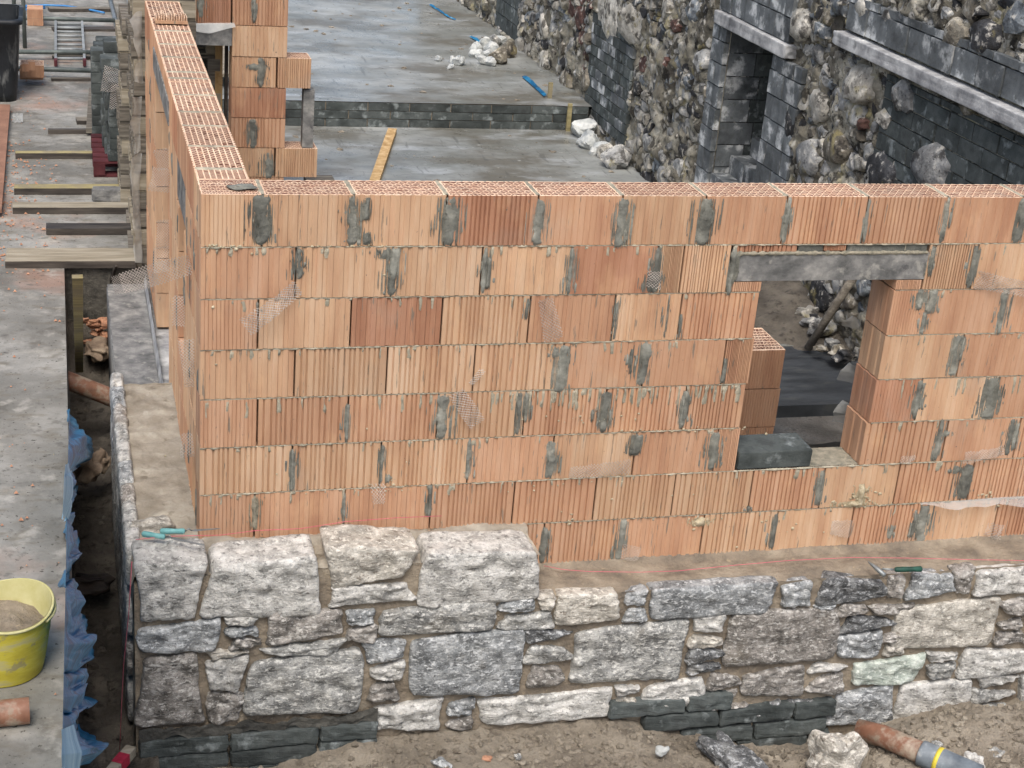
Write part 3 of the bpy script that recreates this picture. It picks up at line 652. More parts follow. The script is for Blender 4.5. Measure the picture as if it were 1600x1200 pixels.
# ------------------------------------------------------------------ low inner wall, sill block, jamb film
stub = thing('low_block_wall', 'low wall of plain brown clay blocks inside the window opening', 'wall', (3.35, 1.2, 0))
for i in range(4):
    z = .77-.25*(i+1)+.0; ln = .235
    block(stub, (3.235+.01*(i % 2)+R.uniform(-.01, .0), 1.0, z), ln, .243, 'plain', 'mid', perf=(i == 0), T=.36)
    block(stub, (2.98, 1.02, z-.01), .24, .243, 'plain', 'mid', T=.36)
    if i: block(stub, (3.235, 1.37, z), .235, .243, 'plain', 'mid', T=.36)
mb = MB(); rockb = rock_geo(16, .213, .108, .05, 3, k=40, amp=.006, amp2=.002); mb.add(*rockb)
o = put('concrete_block', mb.mesh('sill_block', M['block_dark'], False), None, (2.995, .112, .552), (0, 0, .01)); tag(o, 'dark grey concrete block lying flat on the window sill', 'concrete block')
mb = MB(); mb.grid(24, 14, lambda u, v: (3.205+.29*u, .012+.22*v, .498+.004*noise.noise(Vector((u*14, v*9, 2)))))
stuff(obj('sill_mortar', mb, M['mortar_pale'], wall, False))
for k, (x0, y0, x1, y1) in enumerate(((1342, 500, 1330, 516), (1338, 570, 1322, 600), (1330, 632, 1314, 664))):
    a = PY(x0, y0, .27); b = PY(x1, y1, .34)
    o = sheet('jamb_film', [(a, a+Vector((-.02, .05, .0))), (a.lerp(b, .5)+Vector((.03, 0, 0)), a.lerp(b, .5)+Vector((-.05, .05, 0))), (b+Vector((.05, 0, 0)), b+Vector((-.03, .06, 0)))], M['plastic_white'], sd_=k)
    tag(o, ('highest scrap', 'middle scrap', 'lowest scrap')[k]+' of white film poking past the right window jamb', 'plastic scrap', 'film scraps behind the jamb')
# prop pole leaning behind the window
mb = MB(); a = PZ(1262, 545, .03); b = PX(1331, 437, 4.72); mb.tube([a, b+(b-a)*.15], .030, 12)
tag(obj('prop_pole', mb, M['wood_grey'], None, True), 'grey round pole leaning diagonally behind the window opening', 'pole')
for k, (x, y, s, m) in enumerate(((1322, 485, .09, 'or_beige'), (1317, 503, .08, 'or_beige'), (1285, 508, .11, 'or_grey'), (1300, 530, .06, 'or_grey'), (1283, 540, .05, 'or_brown'), (1310, 545, .07, 'or_brown'), (1265, 500, .06, 'or_grey'), (1253, 478, .06, 'or_brown'), (1322, 552, .08, 'or_dark'), (1240, 460, .05, 'or_grey'), (1270, 470, .08, 'or_brown'), (1294, 492, .05, 'or_dark'))):
    p = PZ(x, y, .12); o = put('loose_stone', rock_mesh('loose_stone', M[m], 6, s, s*.8, s*.6, 400+k, k=2.6, smooth=False, amp=.3), None, (min(p.x, 4.78), p.y, .10))
    lab = ('yellowish stone at the old wall foot right of the leaning pole, upper', 'yellowish stone at the old wall foot right of the leaning pole, lower', 'grey stone just right of the leaning pole foot')
    tag(o, lab[k] if k < 3 else 'small stone in the damp soil seen through the window opening', 'stone', 'stones on the soil behind the window')
# ------------------------------------------------------------------ stone facing wall
sw = thing('stone_wall', 'low facing wall of rough squared granite stones bedded in brown mortar', 'wall', (2, -.2, -.8))
SF = -.30
mb = MB()
def bedf(u, v):
    x = -.30+5.6*u; z = -1.15+v*1.13
    top = .20 if x < 1.62 else 0
    z = -1.15+v*(1.15+(.225 if x < 1.60 else -.015))
    return (x, SF+.012+.012*fb(x, 0, z, 6)+.005*fb(x, 1, z, 30), z)
mb.grid(420, 110, bedf); obj('mortar_joints', mb, M['bed_brown'], sw, True)
mb = MB()   # top bed of the ledge, right of the tall stones, and the left return
mb.grid(260, 26, lambda u, v: (lambda x, y: (x, y, -.012-.022*max(0, 1-v/.3)+.035*max(0, v-.80)/.2*.8+.010*fb(x, y, 0, 5)+.005*fb(x, y, 0, 30)))(1.55+3.75*u, SF+.015+.30*v))
obj('bed_mortar', mb, M['bed_brown'], sw, True)
mb = MB()
mb.grid(90, 20, lambda u, v: (lambda x, y: (x, y, .225+.03*fb(x, y, 0, 4)+.007*fb(x, y, 0, 25)+.03*(v > .8)))(-.3+1.95*u, SF+.008+.307*v))
mb.grid(24, 110, lambda u, v: (lambda x, y: (x, y, .235+.016*fb(x, y, 0, 5)+.006*fb(x, y, 0, 25)-(.05 if u < .04 else 0)))(-.335+.345*u, SF+.02+2.27*v))
mb.grid(60, 20, lambda u, v: (lambda y, z: (-.325+.010*fb(0, y, z, 7), y, z))(SF+.02+2.27*u, -1.0+1.24*v), flip=True)
mb.grid(10, 20, lambda u, v: (-.33+.34*u, 1.965+.01*noise.noise(Vector((u*8, v*9, 0))), -1.0+1.24*v), flip=False)
obj('bed_mortar', mb, M['ledge'], sw, True)
ST = [ # x0,y0,x1,y1,material   outlines in the face plane
 (213,872,316,965,'pale'),(320,870,500,960,'pale'),(512,852,645,908,'sun'),(655,857,842,940,'pale'),(515,913,645,943,'pale'),
 (214,972,343,1018,'blue'),(350,961,402,976,'pale'),(350,978,404,994,'blue'),(360,996,410,1011,'brown'),(415,950,537,1000,'brown'),(540,952,586,975,'blue'),(540,977,590,1003,'brown'),
 (592,944,775,989,'grey'),(780,935,836,955,'blue'),(782,957,865,982,'grey'),(840,930,867,954,'sun'),(868,927,968,974,'sun'),(975,924,1012,946,'blue'),(975,949,1011,971,'blue'),(1016,912,1208,962,'blue'),
 (405,1004,538,1022,'grey'),(215,1022,315,1132,'brown'),(320,1014,388,1025,'sun'),(322,1027,382,1078,'pale'),(322,1080,380,1128,'brown'),(383,1022,566,1115,'grey'),
 (567,997,634,1032,'blue'),(577,1036,632,1062,'pale'),(575,1066,622,1095,'brown'),(638,988,817,1085,'blue'),(820,982,895,999,'dark'),(820,1008,890,1035,'grey'),(825,1040,880,1072,'brown'),
 (893,976,1070,1064,'grey'),(583,1096,690,1139,'pale'),(697,1094,742,1117,'blue'),(697,1120,738,1138,'brown'),(748,1083,955,1127,'pale'),
 (1082,960,1132,987,'pale'),(1075,992,1130,1010,'sun'),(1073,1013,1132,1032,'dark'),(1073,1034,1127,1050,'dark'),(960,1070,1000,1084,'pale'),(958,1088,998,1113,'sun'),(1003,1064,1100,1103,'pale'),
 (1105,1053,1157,1075,'brown'),(1100,1079,1150,1098,'brown'),(1135,952,1309,1036,'brown'),(1220,910,1268,948,'blue'),(1282,903,1384,940,'dark'),(1386,898,1412,935,'brown'),(1418,894,1490,930,'blue'),(1489,888,1520,928,'brown'),
 (1523,886,1660,925,'pale'),(1272,943,1305,951,'blue'),(1308,943,1355,960,'brown'),(1360,944,1424,959,'brown'),(1318,963,1395,982,'dark'),(1306,987,1376,1026,'blue'),(1378,986,1412,1003,'brown'),(1380,1007,1413,1024,'sun'),
 (1394,940,1556,1011,'sun'),(1564,930,1660,962,'brown'),(1558,968,1596,982,'brown'),(1552,986,1598,1005,'brown'),(1158,1046,1256,1087,'brown'),(1265,1036,1322,1048,'pale'),(1262,1054,1318,1082,'brown'),
 (1332,1028,1438,1068,'green'),(1448,1018,1497,1032,'pale'),(1448,1036,1490,1060,'grey'),(1500,1014,1662,1050,'pale'),(1296,1076,1395,1132,'blue'),(1397,1064,1514,1143,'pale'),
 (1528,1053,1588,1070,'pale'),(1515,1077,1586,1093,'grey'),(1514,1099,1582,1141,'grey'),(1590,1056,1660,1130,'grey'),(1172,1099,1218,1121,'dark'),(1224,1093,1290,1114,'dark'),
 (1602,968,1680,1005,'brown'),(1105,1101,1168,1104,'brown'),(1664,884,1760,925,'grey'),(1666,930,1750,1004,'pale'),(1668,1012,1750,1060,'blue'),(1664,1064,1750,1126,'brown'),(1758,890,1830,1000,'grey'),(1758,1008,1830,1120,'pale')]
SH = {1: [(.06, 0), (0, .1)], }
for i, (x0, y0, x1, y1, m) in enumerate(ST):
    xc, yc = (x0+x1)/2, (y0+y1)/2
    a = PY(x0, yc, SF); b = PY(x1, yc, SF); t = PY(xc, y0, SF); bt = PY(xc, y1, SF)
    wd, ht = (b.x-a.x), (t.z-bt.z); tall = i < 5 and i != 4; n = 16 if wd*ht > .03 else 12
    dy = .055+.012*R.random(); cz = (t.z+bt.z)/2
    wd -= .010; ht -= .008
    geo, fs = rock_geo(n, wd/2, .07, ht/2, 900+i, k=16 if wd*ht > .03 else 9, amp=.02 if wd*ht > .03 else .05, fr=1.7, amp2=0)
    rr = random.Random(i); sk = [rr.uniform(-.035, .035)*min(wd, .25)/.25 for _ in range(8)]
    ang = rr.uniform(-.02, .02); out = []
    depth = (.25 if tall else .17); ht_off = -.012 if tall else 0
    for v in geo:
        u, q = v.x/(wd/2), v.z/(ht/2)
        x = v.x+sk[0]*u*q+sk[1]*q*.4+sk[6]*(q*q-.5)*u*.5; z = v.z+sk[2]*u*q*.8+ang*v.x+sk[3]*(u*u-.5)*.25
        # broken outline
        x += .008*noise.noise(Vector((q*4+i, u*2, 1)))*abs(u); z += .008*noise.noise(Vector((u*4+i, q*2, 9)))*abs(q)
        y = v.y
        if y < 0:
            f = 1-max(abs(u), abs(q))**6*.5
            sc_ = 9 if wd > .2 else 14
            ridge = 1-abs(noise.noise(Vector((x*sc_*.8+i*3, 0, z*sc_*1.5+x*5))))*2
            pv = Vector((x*sc_+i, 0, z*sc_*1.3+i))
            y -= f*(.013*noise.fractal(pv, .7, 2.1, 5, noise_basis='PERLIN_ORIGINAL')*1.5+.010*ridge)
            y = y*1.0
        else:
            if not tall and q > .3: z -= .035*(y/.07)**1.2
            y = y/.07*((depth if tall else .14)-.07)
        if tall and q > .8: z += .010*noise.noise(Vector((x*12, y*9, i)))+.006*noise.noise(Vector((x*40, y*30, i)))
        out.append(Vector((x, y, z)))
    mb = MB(); mb.add(out, fs)
    me = mb.mesh('stone', M['st_'+m], True)
    put('stone', me, sw, ((a.x+b.x)/2, SF+.114-dy, cz+ht_off))
mb = MB(); mb.box((-.322, SF+.014, -1.0), (-.02, SF+.2, .19)); obj('corner_mortar', mb, M['bed_brown'], sw)
# top stones of the return, under the trowels and along its outer arris
for k, (x, y, rx, ry, m) in enumerate(((238, 818, .10, .06, 'sun'), )):
    p = PZ(x, y, .26); put('stone', rock_mesh('stone', M['st_'+m], 12, rx, ry, .05, 800+k, k=4, amp=.15, amp2=.006), sw, (p.x, p.y, .245))
yy = -.05
for k in range(9):
    for zz in (.16, -.10, -.36, -.62):
        L = .12+.03*((k*7+int(zz*100)) % 3); 
        put('stone', rock_mesh('stone', M['st_'+('blue', 'pale', 'grey', 'brown')[(k+int(abs(zz)*10)) % 4]], 8, .04, L*.9, .11, 700+k*4+int(abs(zz)*10), k=6, amp=.06, amp2=.006), sw, (-.315, yy+.10, zz-.0))
    yy += .245
# dark blockwork plinth
plinth = []
for (x0, y0, x1, y1) in ((216, 1136, 330, 1160), (336, 1128, 455, 1152), (461, 1120, 583, 1141), (216, 1166, 290, 1200), (296, 1160, 430, 1190), (436, 1152, 583, 1172)):
    pass
def plinth_row(xa, xb, z, h, off):
    x = xa+off
    while x < xb-.05:
        e = min(x+.43, xb); mb = MB(); mb.add(*rock_geo(8, (e-x-.004)/2, .06, h/2-.002, int(x*100)+int(z*10), k=24, amp=.02, amp2=.012))
        put('plinth_block', mb.mesh('plinth_block', M['block_dark']), sw, ((x+e)/2, SF+.018, z)); x += .44
plinth_row(-.31, .86, -.70, .095, -.0); plinth_row(-.31, .86, -.80, .095, -.2+.2); plinth_row(-.31, .86, -.90, .095, 0)
plinth_row(2.10, 2.80, -.715, .095, 0); plinth_row(2.3, 3.42, -.82, .095, 0); plinth_row(2.42, 3.42, -.93, .095, .1); plinth_row(2.42, 3.42, -1.03, .095, 0)
plinth_row(.86, 2.0, -.86, .08, 0)
mb = MB(); mb.grid(90, 5, lambda u, v: (-.31+1.17*u, SF-.030-.012*fb(u*6, v, 0, 3), -.625+.06*(v-.5)+.035*fb(u*5, v*.3, 2, 2))); obj('mortar_fillet', mb, M['dark_fillet'], sw, True)
# ------------------------------------------------------------------ foundation strip behind the return
mb = MB()
def ff(u, v):
    x = -.30+.26*u; y = 1.99+2.45*v; z = -.02+.006*fb(x, y, 0, 4)-(.012 if .12 < v < .22 else 0)*abs(fb(x, y, 2, 9)); return (x, y, z)
mb.grid(20, 90, ff); mb.box((-.305, 1.985, -1.0), (-.04, 4.45, -.045))
tag(obj('foundation_beam', mb, M['lintel'], None, True), 'smooth grey concrete foundation strip beside the trench behind the stone ledge', 'concrete beam')
mb = MB(); mb.box((-.035, 1.97, -.9), (.235, 4.5, -.02)); mb.grid(12, 70, lambda u, v: (-.036+.012*u, 1.97+2.5*v, -.02+.0+.10*u*(.7+.3*noise.noise(Vector((v*20, 0, 0))))))
tag(obj('wall_footing', mb, M['band'], None, True), 'pale mortared footing along the base of the side wall', 'footing')
o = sheet('footing_film', [(Vector((-.03, 1.98, .05)), Vector((-.12, 2.02, .0))), (Vector((-.03, 2.2, .04)), Vector((-.10, 2.25, 0))), (Vector((-.03, 2.45, .02)), Vector((-.05, 2.45, 0)))], M['plastic_white'])
tag(o, 'crumpled clear film at the side wall base behind the stone ledge', 'plastic sheet')
# ------------------------------------------------------------------ things in the trench
def blue_sheet(rws, m, label, sdv):
    rr = []
    for (y, xl, xr, z1) in rws: rr.append((PX(xl, y, -.585), PZ(xr, y, z1)))
    o = sheet('membrane_flap', rr, M[m], sd_=sdv, wob=.009, nu=14); tag(o, label, 'membrane', 'blue membrane hanging from the slab edge')
FL = [(640, 108, -.12), (652, 112, -.2), (672, 124, -.25), (692, 145, -.3), (712, 146, -.3), (730, 122, -.3), (742, 106, -.2), (760, 116, -.3), (785, 112, -.3), (808, 105, -.2), (822, 106, -.2), (845, 118, -.35), (866, 125, -.35), (888, 108, -.3), (902, 103, -.2), (925, 112, -.35), (950, 126, -.4), (980, 133, -.45), (1008, 147, -.5), (1034, 141, -.5), (1046, 116, -.4), (1056, 132, -.5), (1078, 130, -.5), (1104, 144, -.55), (1112, 112, -.4), (1135, 124, -.5), (1160, 145, -.6), (1174, 160, -.62), (1186, 150, -.6), (1196, 122, -.5), (1230, 118, -.4)]
def flap(u, v):
    y = 640+590*v; k = 0
    while k < len(FL)-2 and FL[k+1][0] < y: k += 1
    t = (y-FL[k][0])/(FL[k+1][0]-FL[k][0]); t = t*t*(3-2*t); xr = FL[k][1]*(1-t)+FL[k+1][1]*t; zr = FL[k][2]*(1-t)+FL[k+1][2]*t
    a = PX(108-12*v, y, -.592); b = PZ(xr+1.5*noise.noise(Vector((y*.35, 0, 0)))*u, y, zr); p = a.lerp(b, u)
    w_ = min(1, u*3); f = math.sin(y*.10+u*5+3*noise.noise(Vector((y*.02, u*2, 1))))*.014+.022*noise.noise(Vector((y*.045, u*2.5, 0)))+.010*noise.noise(Vector((y*.16, u*7, 4)))
    return p+Vector((f*w_, 0, (f*.8+.012*noise.noise(Vector((y*.09, u*4, 8))))*w_))
mb = MB(); mb.grid(22, 300, flap); tag(obj('membrane', mb, M['blue'], None, True), 'long ragged blue membrane hanging from the slab edge into the trench', 'membrane')
blue_sheet([(728, 102, 108, -.2), (750, 100, 113, -.2), (775, 99, 111, -.2), (800, 98, 109, -.2), (812, 99, 104, -.2)], 'blue_pale', 'pale crumpled membrane tatters on the slab edge level with the corner trowels', 2)
blue_sheet([(1140, 96, 104, -.1), (1160, 97, 114, -.2), (1180, 96, 122, -.25), (1200, 97, 116, -.25), (1225, 97, 112, -.2)], 'blue_pale', 'pale blue shredded membrane at the bottom of the slab edge', 7)
mb = MB(); a, b = PZ(115, 598, -.30), PZ(176, 622, -.42); mb.tube([a+(a-b)*.3, a, a.lerp(b, .5), b, b+(b-a)*.2], .062, 20)
tag(obj('drain_pipe', mb, M['pipe'], None, True), 'orange drain pipe crossing the trench beside the stone ledge', 'pipe')
mb = MB(); mb.beam(PZ(124, 580, -.60), PX(121, 432, -.53), .055, .02, upv=(0, 1, 0)); tag(obj('timber_batten', mb, M['wood_yellow']), 'greenish batten standing upright in the far end of the trench', 'batten')
mb = MB(); mb.beam(PZ(148, 515, -.6), PZ(181, 415, .03), .02, .02); tag(obj('timber_lath', mb, M['wood_dark']), 'thin dark lath leaning from the trench onto the slab', 'batten')
for k, (x, y, s) in enumerate(((160, 505, .09), (150, 520, .07), (166, 525, .1), (140, 535, .06), (155, 512, .05), (133, 500, .05), (145, 505, .07))):
    p = PY(x, y, 4.55-.01*k); o = put('broken_clay_block', rock_mesh('broken_clay_block', M['clay_red'], 4, s*.8, s*.6, s*.35, 40+k, k=3, smooth=False, amp=.4), None, p, (R.uniform(-.5, .5), R.uniform(-.5, .5), k))
    tag(o, 'broken piece of orange clay block in the far end of the trench', 'block fragment', 'broken block pieces in the trench')
def crumple(name, px, py, z, sx, sy, sz, m, label, cat, sd_):
    p = PZ(px, py, z) if z < 0 else PY(px, py, 4.3); o = put(name, rock_mesh(name, M[m], 12, sx, sy, sz, sd_, k=2.6, amp=.38, fr=1.5, amp2=.022, fr2=4, smooth=False), None, p); tag(o, label, cat)
crumple('paper_bag', 153, 548, 1, .10, .13, .06, 'paper', 'crushed brown paper bag among the broken clay blocks', 'paper bag', 5)
crumple('cement_sack', 140, 728, -.5, .085, .15, .07, 'paper', 'torn brown paper sack lying in the trench beside the blue membrane', 'sack', 8)
crumple('cement_sack', 163, 720, -.5, .05, .08, .05, 'paper', 'rolled grey paper end beside the torn brown sack', 'sack', 9)
crumple('bin_bag', 140, 912, -.6, .12, .09, .05, 'sack_dark', 'dark crumpled bag on the trench floor beside the ledge', 'bag', 12)
mb = MB(); mb.grid(16, 24, lambda u, v: (-.60+.32*u, 4.0+.77*v, -.76+.34*v**1.3+.03*noise.noise(Vector((u*5, v*7, 3)))+.02*noise.noise(Vector((u*15, v*19, 3))))); o = struct('trench_heap', mb, M['trench'], True)
for k in range(70):
    p = Vector((R.uniform(-.56, -.38), R.uniform(-1, 4.6), -.755)); s = R.uniform(.012, .04)
    if k == 0: mbp = MB()
    g, f = rock_geo(4, s, s, s*.7, 60+k, k=2.5, amp=.4); mbp.add([Vector(v)+p for v in g], f)
stuff(tag(obj('trench_clods', mbp, M['trench'], None), 'dark clods scattered on the trench floor', 'soil clods'))
# ------------------------------------------------------------------ loose things on the front soil
mbp = MB()
for k in range(7000):
    x, y = R.uniform(-.25, 5.2), R.uniform(-1.9, -.36); s = R.choice((.004, .006, .008, .012, .018)) if R.random() < .985 else R.uniform(.018, .026)
    p = Vector((x, y, heap(x, y)+.035*nz(x, y, 3)+.014*nz(x, y, 14)+s*.3)); g, f = rock_geo(4, s, s*.9, s*.8, k % 40, k=2.3, amp=.35) if s > .015 else ([(-s,-s,-s*.5),(s,-s*.8,-s*.4),(s*.9,s,-s*.5),(-s*.8,s*.9,-s*.4),(0,0,s)], [(0,1,4),(1,2,4),(2,3,4),(3,0,4)])
    mbp.add([Vector(v)+p for v in g], f)
stuff(tag(obj('soil_clods', mbp, M['soil'], None), 'sandy clods and grit covering the excavated ground', 'soil clods'))
def ground_rock(px, py, z, s, m, label, sd_, name='loose_stone', cat='stone', kk=3., grp=None, smooth=False):
    p = PZ(px, py, z); o = put(name, rock_mesh(name, M[m], 12, *s, sd_, k=kk, amp=.25, amp2=.012, smooth=smooth), None, p, (0, 0, sd_)); tag(o, label, cat, grp)
ground_rock(1308, 1185, -.78, (.13, .10, .14), 'st_sun', 'big pitted brown and white stone in front of the dark plinth', 3)
ground_rock(1150, 1192, -.80, (.20, .09, .05), 'st_dark', 'dark flat slab of slate lying on the sandy soil', 5, kk=5)
ground_rock(1033, 1173, -.74, (.028, .03, .02), 'rub_white', 'small white stone chip alone on the sandy soil', 6)
ground_rock(692, 1196, -.72, (.03, .06, .02), 'st_blue', 'narrow blue grey stone sliver on the sandy soil', 7)
ground_rock(1525, 1192, -.72, (.06, .05, .035), 'st_pale', 'pale stone right of the jointed drain pipe, nearer the pipe', 8)
ground_rock(1553, 1180, -.72, (.06, .045, .04), 'st_grey', 'grey stone right of the jointed drain pipe, farther from the pipe', 9)
ground_rock(1464, 1163, -.74, (.03, .03, .02), 'st_grey', 'small round grey pebble behind the jointed drain pipe', 10)
ground_rock(760, 1184, -.73, (.022, .02, .01), 'clay_red', 'small orange clay chip on the sandy soil', 12)
ground_rock(808, 1182, -.73, (.02, .02, .014), 'st_grey', 'small grey pebble on the sandy soil near the orange chip', 13)
dp = thing('drain_pipe', 'dirty orange drain pipe with a grey coupling emerging from the soil at bottom right', 'pipe', tuple(PZ(1420, 1175, -.75)))
a, b, c, d = PZ(1340, 1140, -.74), PZ(1380, 1150, -.72), PZ(1443, 1178, -.70), PZ(1530, 1215, -.70)
mb = MB(); mb.tube([a, b, c.lerp(b, .5), c], .058, 24); obj('pipe_body', mb, M['pipe'], dp, True)
mb = MB(); mb.tube([c-(d-c)*.06, c-(d-c)*.05, c, d], [.058, .068, .068, .066], 24); obj('coupling', mb, M['pipe_grey'], dp, True)
mb = MB(); e = c+(d-c).normalized()*.07; mb.tube([e, e+(d-c).normalized()*.022], .0695, 24); obj('tape_band', mb, M['tape_yellow'], dp, True)
tm = thing('marker_timber', 'square timber wound with red tape at the trench end', 'timber', tuple(PZ(190, 1190, -.7)))
a = PZ(205, 1172, -.66); b = PZ(168, 1215, -.66); mb = MB(); mb.beam(a, b+(b-a)*1.2, .05, .05); obj('beam', mb, M['wood_pale'], tm)
mb = MB(); mb.beam(a.lerp(b, .28), a.lerp(b, .62), .054, .054); obj('tape', mb, M['tape_red'], tm)
# string lines
def string(pts, label):
    mb = MB(); mb.tube(pts, .0016, 5); tag(obj('string_line', mb, M['string'], None, True), label, 'string')
string([PZ(x, y, .02) for x, y in ((850, 884), (880, 890), (920, 893), (1000, 894), (1060, 892), (1150, 883), (1230, 876), (1330, 871), (1420, 872), (1500, 874), (1700, 878))], 'pink string line lying along the sandy ledge in front of the block wall')
string([PZ(x, y, .36) for x, y in ((212, 843), (260, 838), (345, 836), (400, 829), (470, 826), (540, 815), (620, 809), (690, 806))], 'pink string line across the corner stones below the trowels')
string([PX(206, 878, -.40), PX(201, 960, -.40), PX(193, 1040, -.40), PX(190, 1100, -.40), PX(187, 1172, -.40)], 'pink plumb string hanging down the left end of the stone wall')
# trowels and hammer
def trowel(hx0, hy0, hx1, hy1, bx, by, z, label, wid):
    a, b, c = PZ(hx0, hy0, z), PZ(hx1, hy1, z), PZ(bx, by, z-.012); t = thing('trowel', label, 'trowel', tuple(b))
    mb = MB(); L = b-a; mb.tube([a, a+L*.06, a+L*.3, a+L*.6, a+L*.92, b], [.009, .014, .015, .012, .014, .010], 14); obj('handle', mb, M['teal'], t, True)
    m_ = b.lerp(c, .18); mb = MB(); mb.tube([b, b.lerp(m_, .6)+Vector((0, 0, .012)), m_], .004, 8); obj('shank', mb, M['steel'], t, True)
    d = (c-m_).normalized(); s = d.cross(Vector((0, 0, 1))).normalized()*wid
    mb = MB(); q = [m_-s*.4, m_+d*.02-s, c-d*.02-s*.6, c, c-d*.02+s*.6, m_+d*.02+s, m_+s*.4]; n = len(q)
    mb.add([v for v in q]+[v+Vector((0, 0, .0016)) for v in q], [tuple(range(n-1, -1, -1)), tuple(range(n, 2*n))]+[(i, (i+1)%n, n+(i+1)%n, n+i) for i in range(n)]); obj('blade', mb, M['steel'], t)
trowel(222, 834, 258, 839, 320, 852, .365, 'teal handled pointing tool on the corner stone, nearer the wall edge', .009)
trowel(250, 830, 289, 830, 345, 826, .365, 'teal handled pointing tool on the corner stone, pointing at the block wall', .009)
hm = thing('brick_hammer', 'brick hammer with dark green grip lying on the stone ledge', 'hammer', tuple(PZ(1400, 890, .01)))
z = .035
a, b, c = PZ(1378, 889, z), PZ(1398, 890, z), PZ(1440, 889, z)
mb = MB(); mb.tube([a, b], .006, 8); obj('shank', mb, M['steel'], hm, True)
mb = MB(); L = c-b; mb.tube([b, b+L*.05, b+L*.3, b+L*.7, b+L*.95, c], [.009, .014, .015, .014, .017, .012], 12); obj('handle', mb, M['green_grip'], hm, True)
p1, p2, p3 = PZ(1356, 877, z+.02), PZ(1372, 890, z), PZ(1382, 899, z-.01); mb = MB(); mb.tube([p1, p1.lerp(p2, .5), p2, p3], [.003, .010, .014, .013], 8); obj('head', mb, M['steel'], hm, True)
# ------------------------------------------------------------------ yellow tub and cut pipe on the walkway
tub = thing('rubber_tub', 'yellow flexible tub half full of brown mortar on the walkway slab', 'bucket', (-.9, -.6, 0))
H = .33; n = 56
def tubr(v): return .168+.052*v**.8
def tubz(a, v): return v*(H-.045*abs(math.sin(a+.2))**2*0-.035*(math.cos(2*(a+1.0))*.5+.5)*v)
mb = MB(); mb.grid(n, 14, lambda u, v: (lambda a: (-.9+tubr(v)*math.cos(a), -.6+tubr(v)*math.sin(a), .004+tubz(a, v)))(u*2*math.pi)); mb.add([(-.9+.168*math.cos(k*2*math.pi/n), -.6+.168*math.sin(k*2*math.pi/n), .004) for k in range(n)], [tuple(range(n-1, -1, -1))])
obj('tub_wall', mb, M['tub_yellow'], tub, True)
mb = MB(); mb.grid(n, 10, lambda u, v: (lambda a: (-.9+(tubr(v)-.006)*math.cos(a), -.6+(tubr(v)-.006)*math.sin(a), .01+tubz(a, v)))(u*2*math.pi), flip=True); obj('tub_lining', mb, M['tub_inner'], tub, True)
mb = MB(); mb.tube([(-.9+tubr(1)*math.cos(a), -.6+tubr(1)*math.sin(a), .004+tubz(a, 1)) for a in [k*2*math.pi/n for k in range(n+1)]], .0065, 8, cap=False); obj('rim', mb, M['tub_inner'], tub, True)
mb = MB(); mb.grid(30, 30, lambda u, v: (lambda a, r: (-.9+r*math.cos(a), -.6+r*math.sin(a), .215+.03*fb(r*math.cos(a), r*math.sin(a), 0, 8)-.02*r))(u*2*math.pi, .205*v), flip=True); obj('mortar_load', mb, M['bed_brown'], tub, True)
for s in (1.25,):
    pts = []
    for k in range(9):
        a = -.55+k*.11; r = tubr(1)+.006*math.sin(k/8*math.pi); pts.append((-.9+r*math.cos(a), -.6+r*math.sin(a), tubz(a, 1)-.01-.012*math.sin(k/8*math.pi)))
    mb = MB(); mb.tube(pts, .008, 8); obj('handle', mb, M['tub_inner'], tub, True)
pc = thing('pipe_offcut', 'short orange pipe offcut lying on the walkway below the yellow tub', 'pipe', tuple(PZ(20, 1125, 0)))
b = PZ(46, 1110, .056); mb = MB(); mb.tube([b+Vector((-.42, -.02, 0)), b], .056, 24, cap=False); mb.tube([b, b+Vector((-.42, -.02, 0))], .050, 24, cap=False); obj('pipe_body', mb, M['pipe'], pc, True)
mb = MB(); mb.grid(24, 1, lambda u, v: (b.x, b.y+(.050+.006*v)*math.cos(u*2*math.pi), b.z+(.050+.006*v)*math.sin(u*2*math.pi))); obj('cut_end', mb, M['pipe'], pc)
# ------------------------------------------------------------------ walkway: battens, tubes, ladder
def batten(x0, x1, y0, y1, th, m, label, dip=0, name='timber_batten'):
    a = PZ(x0, y0, th); b = PZ(x1, y0-dip, th); c = PZ(x0, y1, th)
    wd = max(.03, (a-c).length); mid = Vector((0, -wd/2, 0)); mb = MB()
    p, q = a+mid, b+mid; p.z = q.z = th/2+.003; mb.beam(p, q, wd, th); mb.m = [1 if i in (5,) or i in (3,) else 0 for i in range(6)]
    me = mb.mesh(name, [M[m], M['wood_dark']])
    for f in me.polygons: f.material_index = 0 if f.normal.z > .7 else 1  # top keeps the board's own timber, every other face takes the darker one
    return tag(put(name, me), label, 'board')
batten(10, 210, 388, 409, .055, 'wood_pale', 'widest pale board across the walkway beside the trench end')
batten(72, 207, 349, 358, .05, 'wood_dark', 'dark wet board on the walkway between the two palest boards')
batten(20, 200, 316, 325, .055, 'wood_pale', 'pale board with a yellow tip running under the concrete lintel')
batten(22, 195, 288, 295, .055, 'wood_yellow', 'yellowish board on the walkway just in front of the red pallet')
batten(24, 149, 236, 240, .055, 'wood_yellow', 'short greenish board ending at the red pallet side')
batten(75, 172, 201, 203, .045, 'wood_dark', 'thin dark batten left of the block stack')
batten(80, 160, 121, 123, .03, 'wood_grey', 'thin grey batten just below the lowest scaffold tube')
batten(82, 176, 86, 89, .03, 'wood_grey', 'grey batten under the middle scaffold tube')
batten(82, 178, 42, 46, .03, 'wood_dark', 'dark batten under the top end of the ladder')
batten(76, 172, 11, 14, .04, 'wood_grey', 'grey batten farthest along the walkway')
batten(119, 142, 183, 189, .04, 'wood_grey', 'short stub of timber left of the block stack')
